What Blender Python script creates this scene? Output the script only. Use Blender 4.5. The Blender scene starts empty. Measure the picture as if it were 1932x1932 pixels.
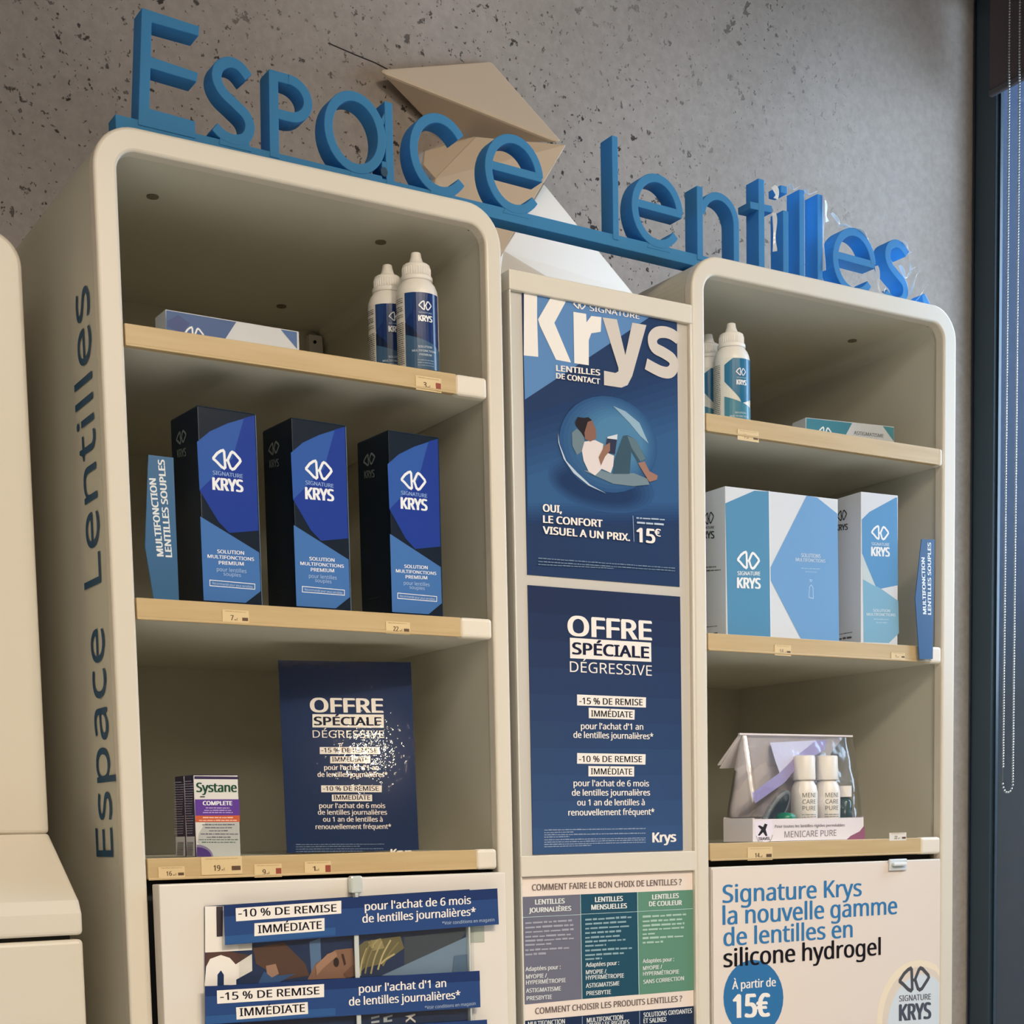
import bpy, bmesh, math, random, os
from mathutils import Vector, Matrix
SC = bpy.context.scene
COL = SC.collection
R = math.radians
# ------------------------------------------------------------------ camera
cd = bpy.data.cameras.new('camera'); cam = bpy.data.objects.new('camera', cd); COL.objects.link(cam)
cd.sensor_width = 36; cd.sensor_fit = 'HORIZONTAL'; cd.lens = 55.393
cd.shift_x = -0.02522; cd.shift_y = 0.45428; cd.clip_start = 0.02
_y, _p, _r = R(-31.9275), R(-5.4205), R(-1.0844)
_f = Vector((-math.sin(_y)*math.cos(_p), math.cos(_y)*math.cos(_p), math.sin(_p)))
_x0 = Vector((math.cos(_y), math.sin(_y), 0)); _u0 = _x0.cross(_f)
_x = _x0*math.cos(_r) + _u0*math.sin(_r); _u = -_x0*math.sin(_r) + _u0*math.cos(_r)
cam.matrix_world = Matrix(((_x.x, _u.x, -_f.x, -0.4503), (_x.y, _u.y, -_f.y, -1.4444), (_x.z, _u.z, -_f.z, 1.58), (0, 0, 0, 1)))
SC.camera = cam
# ------------------------------------------------------------------ sky
W = bpy.data.worlds.new('world'); SC.world = W; W.use_nodes = True
nt = W.node_tree; nt.nodes.clear()
def wn(t, **k):
    n = nt.nodes.new(t)
    for a, b in k.items(): setattr(n, a, b)
    return n
wo = wn('ShaderNodeOutputWorld'); wb = wn('ShaderNodeBackground'); tc = wn('ShaderNodeTexCoord')
sp = wn('ShaderNodeSeparateXYZ'); wr = wn('ShaderNodeValToRGB')
nt.links.new(tc.outputs['Generated'], sp.inputs[0]); nt.links.new(sp.outputs['Z'], wr.inputs[0])
cr = wr.color_ramp
SKY = [(0.0, (.030, .042, .052)), (0.07, (.034, .050, .066)), (0.17, (.075, .13, .235)), (0.40, (.11, .18, .34)), (0.55, (1.1, 1.35, 1.7)), (1.0, (1.3, 1.5, 1.8))]
while len(cr.elements) < len(SKY): cr.elements.new(0.5)
for e, (p, c) in zip(cr.elements, SKY): e.position = p; e.color = (*c, 1)
nt.links.new(wr.outputs[0], wb.inputs[0]); wb.inputs[1].default_value = 1.0
nt.links.new(wb.outputs[0], wo.inputs[0])
# ------------------------------------------------------------------ light and exposure
def lamp(name, kind, loc, target, power, color, size=.1, spot=60, blend=.6, sy=None):
    l = bpy.data.lights.new(name, kind); l.energy = power; l.color = color
    if kind == 'AREA':
        l.size = size
        if sy: l.shape = 'RECTANGLE'; l.size_y = sy
    else: l.shadow_soft_size = size
    if kind == 'SPOT': l.spot_size = R(spot); l.spot_blend = blend
    o = bpy.data.objects.new(name, l); COL.objects.link(o); o.location = loc
    o.rotation_euler = (Vector(target)-Vector(loc)).to_track_quat('-Z', 'Y').to_euler()
    return o
WARM = (1.0, .86, .68)
lamp('key_spot_a', 'SPOT', (.28, -1.80, 2.88), (.25, 0, 1.00), 66, WARM, .06, 72, 1.0)
lamp('key_spot_b', 'SPOT', (.92, -1.85, 2.88), (.78, 0, 1.00), 51, WARM, .06, 72, 1.0)
lamp('ceiling_fill', 'AREA', (-.1, -1.9, 2.96), (-.1, -1.6, 0), 31, (1.0, .91, .78), 1.6, sy=1.2)
lamp('back_fill', 'AREA', (-1.75, -3.6, 2.95), (-.6, -1.8, 1.0), 40, (1.0, .88, .72), 1.8, sy=.8)
lamp('sculpture_fill', 'SPOT', (.35, -1.15, 2.95), (.66, .35, 2.46), 20, WARM, .06, 44, 1.0)  # unseen spot added to brighten the sculpture
lamp('far_spot', 'SPOT', (.31, -4.6, 2.52), (.295, .08, 1.66), 3.0, (1.0, .84, .62), .03, 5, .5)
lamp('window_daylight', 'AREA', (2.05, -.20, 2.35), (1.3, .35, 2.3), 33, (.70, .85, 1.0), 1.0, sy=1.0)
sun = lamp('low_sun', 'SUN', (3.0, .9, 3.2), (3.0-.92, .9-.385, 3.2-.43), 16.0, (1.0, .98, .95)); sun.data.angle = R(2.5)
vs = SC.view_settings
vs.view_transform = 'Standard'; vs.look = 'None'; vs.exposure = 0.0; vs.gamma = 1.0
vs.use_curve_mapping = False
SC.display_settings.display_device = 'sRGB'
# ------------------------------------------------------------------ materials
def lin(c): return tuple((v/12.92 if v <= .04045 else ((v+.055)/1.055)**2.4) for v in (x/255 for x in c))
MC = {}
def mat(name, rgb, rough=.5, spec=.5, metal=0, alb=True, **kw):
    k = (name, tuple(rgb), rough, spec, metal)
    if k in MC: return MC[k]
    m = bpy.data.materials.new(name); m.use_nodes = True
    b = m.node_tree.nodes['Principled BSDF']
    b.inputs['Base Color'].default_value = (*(lin(rgb) if alb else rgb), 1)
    b.inputs['Roughness'].default_value = rough; b.inputs['Specular IOR Level'].default_value = spec; b.inputs['Metallic'].default_value = metal
    for a, v in kw.items(): b.inputs[a.replace('_', ' ')].default_value = v
    MC[k] = m; return m
def noisy(name, c1, c2, scale, rough=.5, detail=4, bump=0, bscale=None, stretch=None, spec=.5):
    m = bpy.data.materials.new(name); m.use_nodes = True; t = m.node_tree; b = t.nodes['Principled BSDF']
    tc = t.nodes.new('ShaderNodeTexCoord'); src = tc.outputs['Object']
    if stretch:
        mp = t.nodes.new('ShaderNodeMapping'); mp.inputs['Scale'].default_value = stretch; t.links.new(src, mp.inputs[0]); src = mp.outputs[0]
    n = t.nodes.new('ShaderNodeTexNoise'); n.inputs['Scale'].default_value = scale; n.inputs['Detail'].default_value = detail
    t.links.new(src, n.inputs['Vector'])
    r = t.nodes.new('ShaderNodeValToRGB'); r.color_ramp.elements[0].position = .3; r.color_ramp.elements[1].position = .7
    r.color_ramp.elements[0].color = (*lin(c1), 1); r.color_ramp.elements[1].color = (*lin(c2), 1)
    t.links.new(n.outputs['Fac'], r.inputs[0]); t.links.new(r.outputs[0], b.inputs['Base Color'])
    b.inputs['Roughness'].default_value = rough; b.inputs['Specular IOR Level'].default_value = spec
    if bump:
        n2 = t.nodes.new('ShaderNodeTexNoise'); n2.inputs['Scale'].default_value = bscale or scale*4; n2.inputs['Detail'].default_value = 3
        t.links.new(tc.outputs['Object'], n2.inputs['Vector'])
        bp = t.nodes.new('ShaderNodeBump'); bp.inputs['Strength'].default_value = bump; bp.inputs['Distance'].default_value = .002
        t.links.new(n2.outputs['Fac'], bp.inputs['Height']); t.links.new(bp.outputs[0], b.inputs['Normal'])
    return m
def foam(name, rgb, glow, f):
    m = bpy.data.materials.new(name); m.use_nodes = True; t = m.node_tree; b = t.nodes['Principled BSDF']; o = t.nodes['Material Output']
    b.inputs['Base Color'].default_value = (*lin(rgb), 1); b.inputs['Roughness'].default_value = .6; b.inputs['Specular IOR Level'].default_value = .3
    tr = t.nodes.new('ShaderNodeBsdfTranslucent'); tr.inputs[0].default_value = (*lin(glow), 1); mx = t.nodes.new('ShaderNodeMixShader'); mx.inputs[0].default_value = f
    t.links.new(b.outputs[0], mx.inputs[1]); t.links.new(tr.outputs[0], mx.inputs[2]); t.links.new(mx.outputs[0], o.inputs[0]); return m
def clear(name, rgb=(1, 1, 1), gloss=.12, rough=.05, bump=0, bs=40, bd=.01):
    m = bpy.data.materials.new(name); m.use_nodes = True; t = m.node_tree; t.nodes.clear()
    o = t.nodes.new('ShaderNodeOutputMaterial'); tr = t.nodes.new('ShaderNodeBsdfTransparent'); gl = t.nodes.new('ShaderNodeBsdfGlossy'); mx = t.nodes.new('ShaderNodeMixShader')
    tr.inputs[0].default_value = (*rgb, 1); gl.inputs['Roughness'].default_value = rough; gl.inputs[0].default_value = (1, 1, 1, 1)
    fr = t.nodes.new('ShaderNodeFresnel'); ge = t.nodes.new('ShaderNodeNewGeometry'); io = t.nodes.new('ShaderNodeMath'); io.operation = 'MULTIPLY_ADD'; io.inputs[1].default_value = 1/1.45-1.45; io.inputs[2].default_value = 1.45
    t.links.new(ge.outputs['Backfacing'], io.inputs[0]); t.links.new(io.outputs[0], fr.inputs['IOR'])
    mu = t.nodes.new('ShaderNodeMath'); mu.operation = 'MULTIPLY_ADD'; mu.inputs[1].default_value = 1.0; mu.inputs[2].default_value = gloss*.25
    t.links.new(fr.outputs[0], mu.inputs[0]); t.links.new(mu.outputs[0], mx.inputs[0])
    t.links.new(tr.outputs[0], mx.inputs[1]); t.links.new(gl.outputs[0], mx.inputs[2]); t.links.new(mx.outputs[0], o.inputs[0])
    if bump:
        n2 = t.nodes.new('ShaderNodeTexNoise'); n2.inputs['Scale'].default_value = bs; bp = t.nodes.new('ShaderNodeBump'); bp.inputs['Strength'].default_value = bump; bp.inputs['Distance'].default_value = bd
        tc = t.nodes.new('ShaderNodeTexCoord'); t.links.new(tc.outputs['Object'], n2.inputs['Vector']); t.links.new(n2.outputs['Fac'], bp.inputs['Height']); t.links.new(bp.outputs[0], gl.inputs['Normal'])
    return m
CREAM = mat('cream_lacquer', (222, 213, 197), .35)
CREAM2 = mat('cream_panel', (222, 216, 200), .45)
WHITE = mat('white_board', (230, 222, 212), .3)
LINER = mat('cream_liner', (206, 202, 186), .5)  # same cream lacquer, colour darkened to deepen the shade inside the cabinets
BEIGE = noisy('beige_price_rail', (192, 164, 118), (203, 177, 132), 9, .4, stretch=(1, 1, 14))
CAPW = mat('white_end_cap', (232, 222, 205), .4)
DARK = mat('dark_gap', (20, 20, 20), .7)
ANTH = mat('anthracite_frame', (44, 56, 64), .35)
CHROME = mat('chrome_bead', (168, 168, 166), .3, .5, .7)
WHITEP = mat('white_plastic', (236, 230, 222), .35)
# ------------------------------------------------------------------ mesh helpers
def obj(name, bm, m, parent=None, loc=None, bevel=0, seg=2, smooth=False, bang=35):
    me = bpy.data.meshes.new(name)
    bmesh.ops.recalc_face_normals(bm, faces=bm.faces[:]) if smooth != 'keep' else None
    bm.to_mesh(me); bm.free()
    o = bpy.data.objects.new(name, me); COL.objects.link(o)
    for x in (m if isinstance(m, (list, tuple)) else [m]): me.materials.append(x)
    if parent: o.parent = parent
    if loc: o.location = loc
    if smooth is True:
        for p in me.polygons: p.use_smooth = True
    if bevel:
        b = o.modifiers.new('edge', 'BEVEL'); b.width = bevel; b.segments = seg; b.limit_method = 'ANGLE'; b.angle_limit = R(bang)
    return o
def empty(name, loc, rz=0):
    o = bpy.data.objects.new(name, None); COL.objects.link(o); o.location = loc; o.rotation_euler = (0, 0, rz); o.empty_display_size = .02
    return o
def tag(o, label, cat, group=None, kind=None):
    o['label'] = label; o['category'] = cat
    if group: o['group'] = group
    if kind: o['kind'] = kind
    return o
def struct(o, label=None):
    o['kind'] = 'structure'
    return o
def box(bm, x0, x1, y0, y1, z0, z1, mi=0):
    v = [bm.verts.new(p) for p in ((x0, y0, z0), (x1, y0, z0), (x1, y1, z0), (x0, y1, z0), (x0, y0, z1), (x1, y0, z1), (x1, y1, z1), (x0, y1, z1))]
    for f in ((0, 3, 2, 1), (4, 5, 6, 7), (0, 1, 5, 4), (1, 2, 6, 5), (2, 3, 7, 6), (3, 0, 4, 7)):
        bm.faces.new([v[i] for i in f]).material_index = mi
def bx(*a):
    bm = bmesh.new(); box(bm, *a); return bm
def prism(bm, pts, y0, y1, mi=0, fn=None):
    """closed outline in (x, z), extruded along y"""
    fn = fn or (lambda x, y, z: (x, y, z))
    a = [bm.verts.new(fn(p[0], y0, p[1])) for p in pts]; b = [bm.verts.new(fn(p[0], y1, p[1])) for p in pts]
    n = len(pts)
    for f in ([a[::-1], b] + [[a[i], a[(i+1) % n], b[(i+1) % n], b[i]] for i in range(n)]): bm.faces.new(f).material_index = mi
def offs(pts, w, closed=False):
    n = len(pts); L = []; Rr = []
    for i in range(n):
        p = Vector(pts[i])
        a = Vector(pts[i-1]) if (i > 0 or closed) else None
        b = Vector(pts[(i+1) % n]) if (i < n-1 or closed) else None
        d1 = (p-a).normalized() if a is not None else None; d2 = (b-p).normalized() if b is not None else None
        if d1 is None: d1 = d2
        if d2 is None: d2 = d1
        t = (d1+d2)
        t = t.normalized() if t.length > 1e-6 else d1
        nn = Vector((-t.y, t.x)); c = max(.45, nn.dot(Vector((-d1.y, d1.x))))
        L.append(p+nn*w/2/c); Rr.append(p-nn*w/2/c)
    return L, Rr
def ribbon(bm, pts, w, y0, y1, closed=False, fn=None, mi=0):
    fn = fn or (lambda x, y, z: (x, y, z))
    L, Rr = offs(pts, w, closed); n = len(pts)
    V = [[bm.verts.new(fn(q.x, y, q.y)) for q in S] for S in (L, Rr) for y in (y0, y1)]  # Lf Lb Rf Rb
    rng = range(n if closed else n-1)
    for i in rng:
        j = (i+1) % n
        for a, b in ((0, 2), (3, 1), (1, 0), (2, 3)):
            bm.faces.new((V[a][i], V[a][j], V[b][j], V[b][i])).material_index = mi
    if not closed:
        for i in (0, n-1): bm.faces.new((V[0][i], V[1][i], V[3][i], V[2][i])).material_index = mi
def arc(cx, cz, rx, rz, a0, a1, n=24):
    return [(cx+rx*math.cos(R(a0+(a1-a0)*i/n)), cz+rz*math.sin(R(a0+(a1-a0)*i/n))) for i in range(n+1)]
def spline(pts, n=6):
    o = []
    P = [pts[0]]+list(pts)+[pts[-1]]
    for i in range(1, len(P)-2):
        p0, p1, p2, p3 = (Vector(q) for q in P[i-1:i+3])
        for k in range(n):
            t = k/n
            o.append(tuple(.5*((2*p1)+(-p0+p2)*t+(2*p0-5*p1+4*p2-p3)*t*t+(-p0+3*p1-3*p2+p3)*t**3)))
    o.append(tuple(pts[-1])); return o
def tube(bm, pts, r, n=8, mi=0):
    rings = []
    for i, p in enumerate(pts):
        p = Vector(p); t = (Vector(pts[min(i+1, len(pts)-1)])-Vector(pts[max(i-1, 0)])).normalized()
        a = t.orthogonal().normalized(); b = t.cross(a)
        if rings:
            pr = rings[-1][1]; a = (pr - t*pr.dot(t)).normalized(); b = t.cross(a)
        rings.append(([bm.verts.new(p+a*r*math.cos(2*math.pi*k/n)+b*r*math.sin(2*math.pi*k/n)) for k in range(n)], a))
    for i in range(len(rings)-1):
        for k in range(n): bm.faces.new((rings[i][0][k], rings[i][0][(k+1) % n], rings[i+1][0][(k+1) % n], rings[i+1][0][k])).material_index = mi
    bm.faces.new(rings[0][0][::-1]); bm.faces.new(rings[-1][0])
def lathe(bm, prof, n=40, c=(0, 0, 0)):
    rings = []
    for r, z in prof:
        if r < 1e-6: rings.append([bm.verts.new((c[0], c[1], c[2]+z))])
        else: rings.append([bm.verts.new((c[0]+r*math.cos(2*math.pi*k/n), c[1]+r*math.sin(2*math.pi*k/n), c[2]+z)) for k in range(n)])
    for a, b in zip(rings, rings[1:]):
        if len(a) == 1 and len(b) == 1: continue
        for k in range(n):
            if len(a) == 1: bm.faces.new((a[0], b[k], b[(k+1) % n]))
            elif len(b) == 1: bm.faces.new((a[k], a[(k+1) % n], b[0]))
            else: bm.faces.new((a[k], a[(k+1) % n], b[(k+1) % n], b[k]))
    if len(rings[0]) > 1: bm.faces.new(rings[0][::-1])
    if len(rings[-1]) > 1: bm.faces.new(rings[-1])
# ------------------------------------------------------------------ lettering
def load_font():
    try: return bpy.data.fonts.load(os.path.join(bpy.utils.system_resource('DATAFILES'), 'fonts', 'NotoSansHebrew-Regular.woff2'))
    except Exception: return None
FONT = load_font(); CAPH = [0]
TCACHE = {}
def glyphs(txt, w):
    """flat lettering as (verts, faces) with cap height 1; w 0 light .. 3"""
    k = (txt, w)
    if k in TCACHE: return TCACHE[k]
    if not CAPH[0] and txt != 'H': CAPH[0] = 1.0; CAPH[0] = max(y for x, y in glyphs('H', 0)[0])
    cu = bpy.data.curves.new('t', 'FONT'); cu.body = txt; cu.size = 1; cu.resolution_u = 3; cu.fill_mode = 'FRONT'
    if FONT: cu.font = FONT
    o = bpy.data.objects.new('t', cu); COL.objects.link(o); bpy.context.view_layer.update()
    me = bpy.data.meshes.new_from_object(o.evaluated_get(bpy.context.evaluated_depsgraph_get()))
    vs_ = [(v.co.x/CAPH[0], v.co.y/CAPH[0]) for v in me.vertices]; fs = [tuple(p.vertices) for p in me.polygons]
    bpy.data.objects.remove(o); bpy.data.curves.remove(cu); bpy.data.meshes.remove(me)
    xs = [v[0] for v in vs_] or [0, 1]; x0, x1 = min(xs), max(xs)
    r = ([(x-x0, y) for x, y in vs_], fs, x1-x0); TCACHE[k] = r; return r
LSTEP = .00004
BOLD = {0: ((0, 0),), 1: ((-.036, -.006), (0, .006), (.036, -.006)), 2: ((-.075, -.022), (-.035, .022), (0, -.022), (.035, .022), (.075, -.022)), 3: ((-.05, 0), (0, .01), (.05, 0))}
def emblem(w, h):
    """open triangle and diamond meeting at their tips, as ribbons"""
    s = .5
    return [[(-.46*w, .02*h), (-.33*w, .26*h), (-.20*w, .40*h), (-.12*w, .44*h), (-.09*w, .38*h), (-.07*w, -.36*h), (-.11*w, -.42*h), (-.20*w, -.36*h), (-.36*w, -.14*h), (-.46*w, -.03*h)],
            [(.02*w, 0), (.14*w, .36*h), (.19*w, .42*h), (.26*w, .38*h), (.44*w, .12*h), (.46*w, .03*h), (.42*w, -.06*h), (.24*w, -.38*h), (.17*w, -.42*h), (.11*w, -.36*h)]]
def art(name, key, parent, frame, m=None, rough=.35, mul=1.0, fn=None, only=None, slack=0, spec=.4, zone=None):
    """printed artwork: items in mm on a face frame=(origin,u,v) in parent space"""
    O, U, V = (Vector(a) for a in frame); N = U.cross(V)
    items = ART[key] if isinstance(key, str) else key
    bm = bmesh.new(); mats = []; mi = {}
    def M(ci):
        if ci not in mi:
            mi[ci] = len(mats); c = COLS[ci] if isinstance(ci, int) else ci
            mats.append(mat('print_ink', tuple(round(x*mul) for x in c), rough, spec))
        return mi[ci]
    def P(x, y, l): return fn(x/1000, y/1000, l*LSTEP) if fn else O+U*(x/1000)+V*(y/1000)+N*(l*LSTEP)
    def poly(pts, l, k):
        try:
            f = bm.faces.new([bm.verts.new(P(x, y, l)) for x, y in pts]); f.material_index = k
        except Exception: pass
    def rib(pts, w, l, k, closed):
        L, Q = offs([Vector(p) for p in pts], w, closed); n = len(pts)
        a = [bm.verts.new(P(p.x, p.y, l)) for p in L]; b = [bm.verts.new(P(p.x, p.y, l)) for p in Q]
        for i in range(n if closed else n-1):
            j = (i+1) % n; bm.faces.new((a[i], b[i], b[j], a[j])).material_index = k
    rnd = random.Random(len(items))
    l = 0
    for it in sorted(items, key=lambda q: q[2]):   # each layer of ink lies over the one before
        t, ci = it[:2]; k = M(ci); l += 1 if t in 'PRG' or l == 0 or lastt in 'PRG' else 0; lastt = t
        if t == 'P': poly(it[3], l, k)
        elif t == 'R': rib(it[5] if it[4] else spline(it[5], 5), it[3], l, k, it[4])
        elif t == 'T':
            txt, ax, ay, bx_, by, cap, w = it[3:]
            vs_, fs, wd = glyphs(txt, w)
            d = Vector((bx_-ax, by-ay)); L = d.length; d.normalize(); n2 = Vector((-d.y, d.x)); sx = L/wd
            # keep the strokes upright on the face, only the baseline slopes
            up = Vector((0, 1)) if abs(d.y) < .5 else n2
            for q, (ex, ey) in enumerate(BOLD[w]):
                ve = [bm.verts.new(P(ax+d.x*(x*sx+ex*cap)+up.x*(y+ey)*cap, ay+d.y*(x*sx+ex*cap)+up.y*(y+ey)*cap, l+q*.25)) for x, y in vs_]
                for f in fs:
                    try: bm.faces.new([ve[i] for i in f]).material_index = k
                    except Exception: pass
        elif t == 'L':
            ax, ay, bx_, by, h = it[3:]; L = math.hypot(bx_-ax, by-ay); x = 0
            while x < L-h*.4:
                w = min(L-x, h*rnd.uniform(1.2, 4.2)); p0, p1 = x/L, (x+w)/L; hh = h*rnd.uniform(.5, .75)
                q = [(ax+(bx_-ax)*p, ay+(by-ay)*p) for p in (p0, p1)]
                poly([(q[0][0], q[0][1]), (q[1][0], q[1][1]), (q[1][0], q[1][1]+hh), (q[0][0], q[0][1]+hh)], l, k); x += w+h*.45
        elif t == 'G':
            cx, cy, w, h = it[3:]
            for q, s in enumerate(emblem(w, h)): rib([(cx+a, cy+b) for a, b in s], w*.085, l+q*.2, k, True)
            rib([(cx-.08*w, cy-.02*h), (cx+.05*w, cy-.02*h)], w*.07, l+.4, k, False)
    # every sheet of ink faces outward
    bm.normal_update()
    if not fn:
        for f in bm.faces:
            if f.normal.dot(N) < 0: f.normal_flip()
    return obj(name, bm, mats, parent, smooth='keep')
COLS=[(38,62,104),(40,67,109),(43,71,114),(45,76,119),(47,80,125),(49,85,130),(52,89,135),(54,94,140),(98,140,190),(245,238,230),(215,205,195),(50,86,132),(44,75,118),(40,69,112),(37,64,105),(34,58,98),(50,88,134),(54,94,138),(58,99,142),(62,104,147),(66,110,151),(70,116,155),(74,121,160),(78,126,164),(82,132,168),(150,180,200),(190,205,220),(112,132,142),(120,140,150),(42,36,40),(140,102,88),(228,216,214),(52,56,78),(215,220,225),(150,112,95),(62,88,104),(98,122,132),(160,120,105),(150,170,195),(170,190,210),(120,140,165),(40,52,84),(42,56,89),(44,60,94),(46,63,99),(48,67,104),(50,71,108),(52,75,113),(54,78,118),(56,82,123),(58,86,128),(30,34,60),(40,36,40),(150,165,190),(112,112,128),(34,78,98),(96,142,120),(30,48,78),(190,215,215),(150,170,190),(112,98,96),(228,230,228),(165,165,178),(140,170,180),(170,200,185),(22,28,50),(52,92,168),(34,62,150),(70,116,178),(240,243,246),(150,180,225),(170,195,225),(190,210,235),(120,128,128),(105,112,112),(50,60,64),(84,142,180),(112,160,208),(200,218,236),(160,190,220),(190,212,235),(60,62,66),(100,96,96),(90,84,84),(92,150,200),(128,176,204),(196,210,214),(215,228,238),(180,205,225),(56,58,62),(84,80,80),(58,92,150),(46,70,130),(72,110,170),(70,138,158),(80,150,165),(110,120,126),(60,50,84),(186,188,184),(98,62,150),(202,98,62),(22,72,52),(190,170,215),(245,205,185),(96,90,110),(84,110,100),(50,60,50),(130,120,150),(76,52,118),(196,186,212),(232,226,232),(48,48,50),(44,74,128),(36,56,104),(52,92,146),(20,20,34),(180,195,215),(40,66,118),(34,56,94),(70,62,66),(92,68,64),(98,72,62),(60,98,150),(180,140,118),(150,112,92),(48,36,36),(70,50,46),(120,112,82),(165,152,110),(72,82,92),(206,190,140),(150,136,92),(186,170,122),(182,140,116),(122,86,72),(128,152,178),(92,120,150),(98,130,170),(200,208,215),(58,122,174),(28,24,30),(54,116,168),(242,226,200),(226,212,196),(214,222,228),(84,84,88),(90,92,98),(80,86,98),(110,104,112),(130,122,128),(120,110,116),(148,88,112),(130,122,122),(60,56,60),(40,38,40),(236,226,236)]
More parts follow.
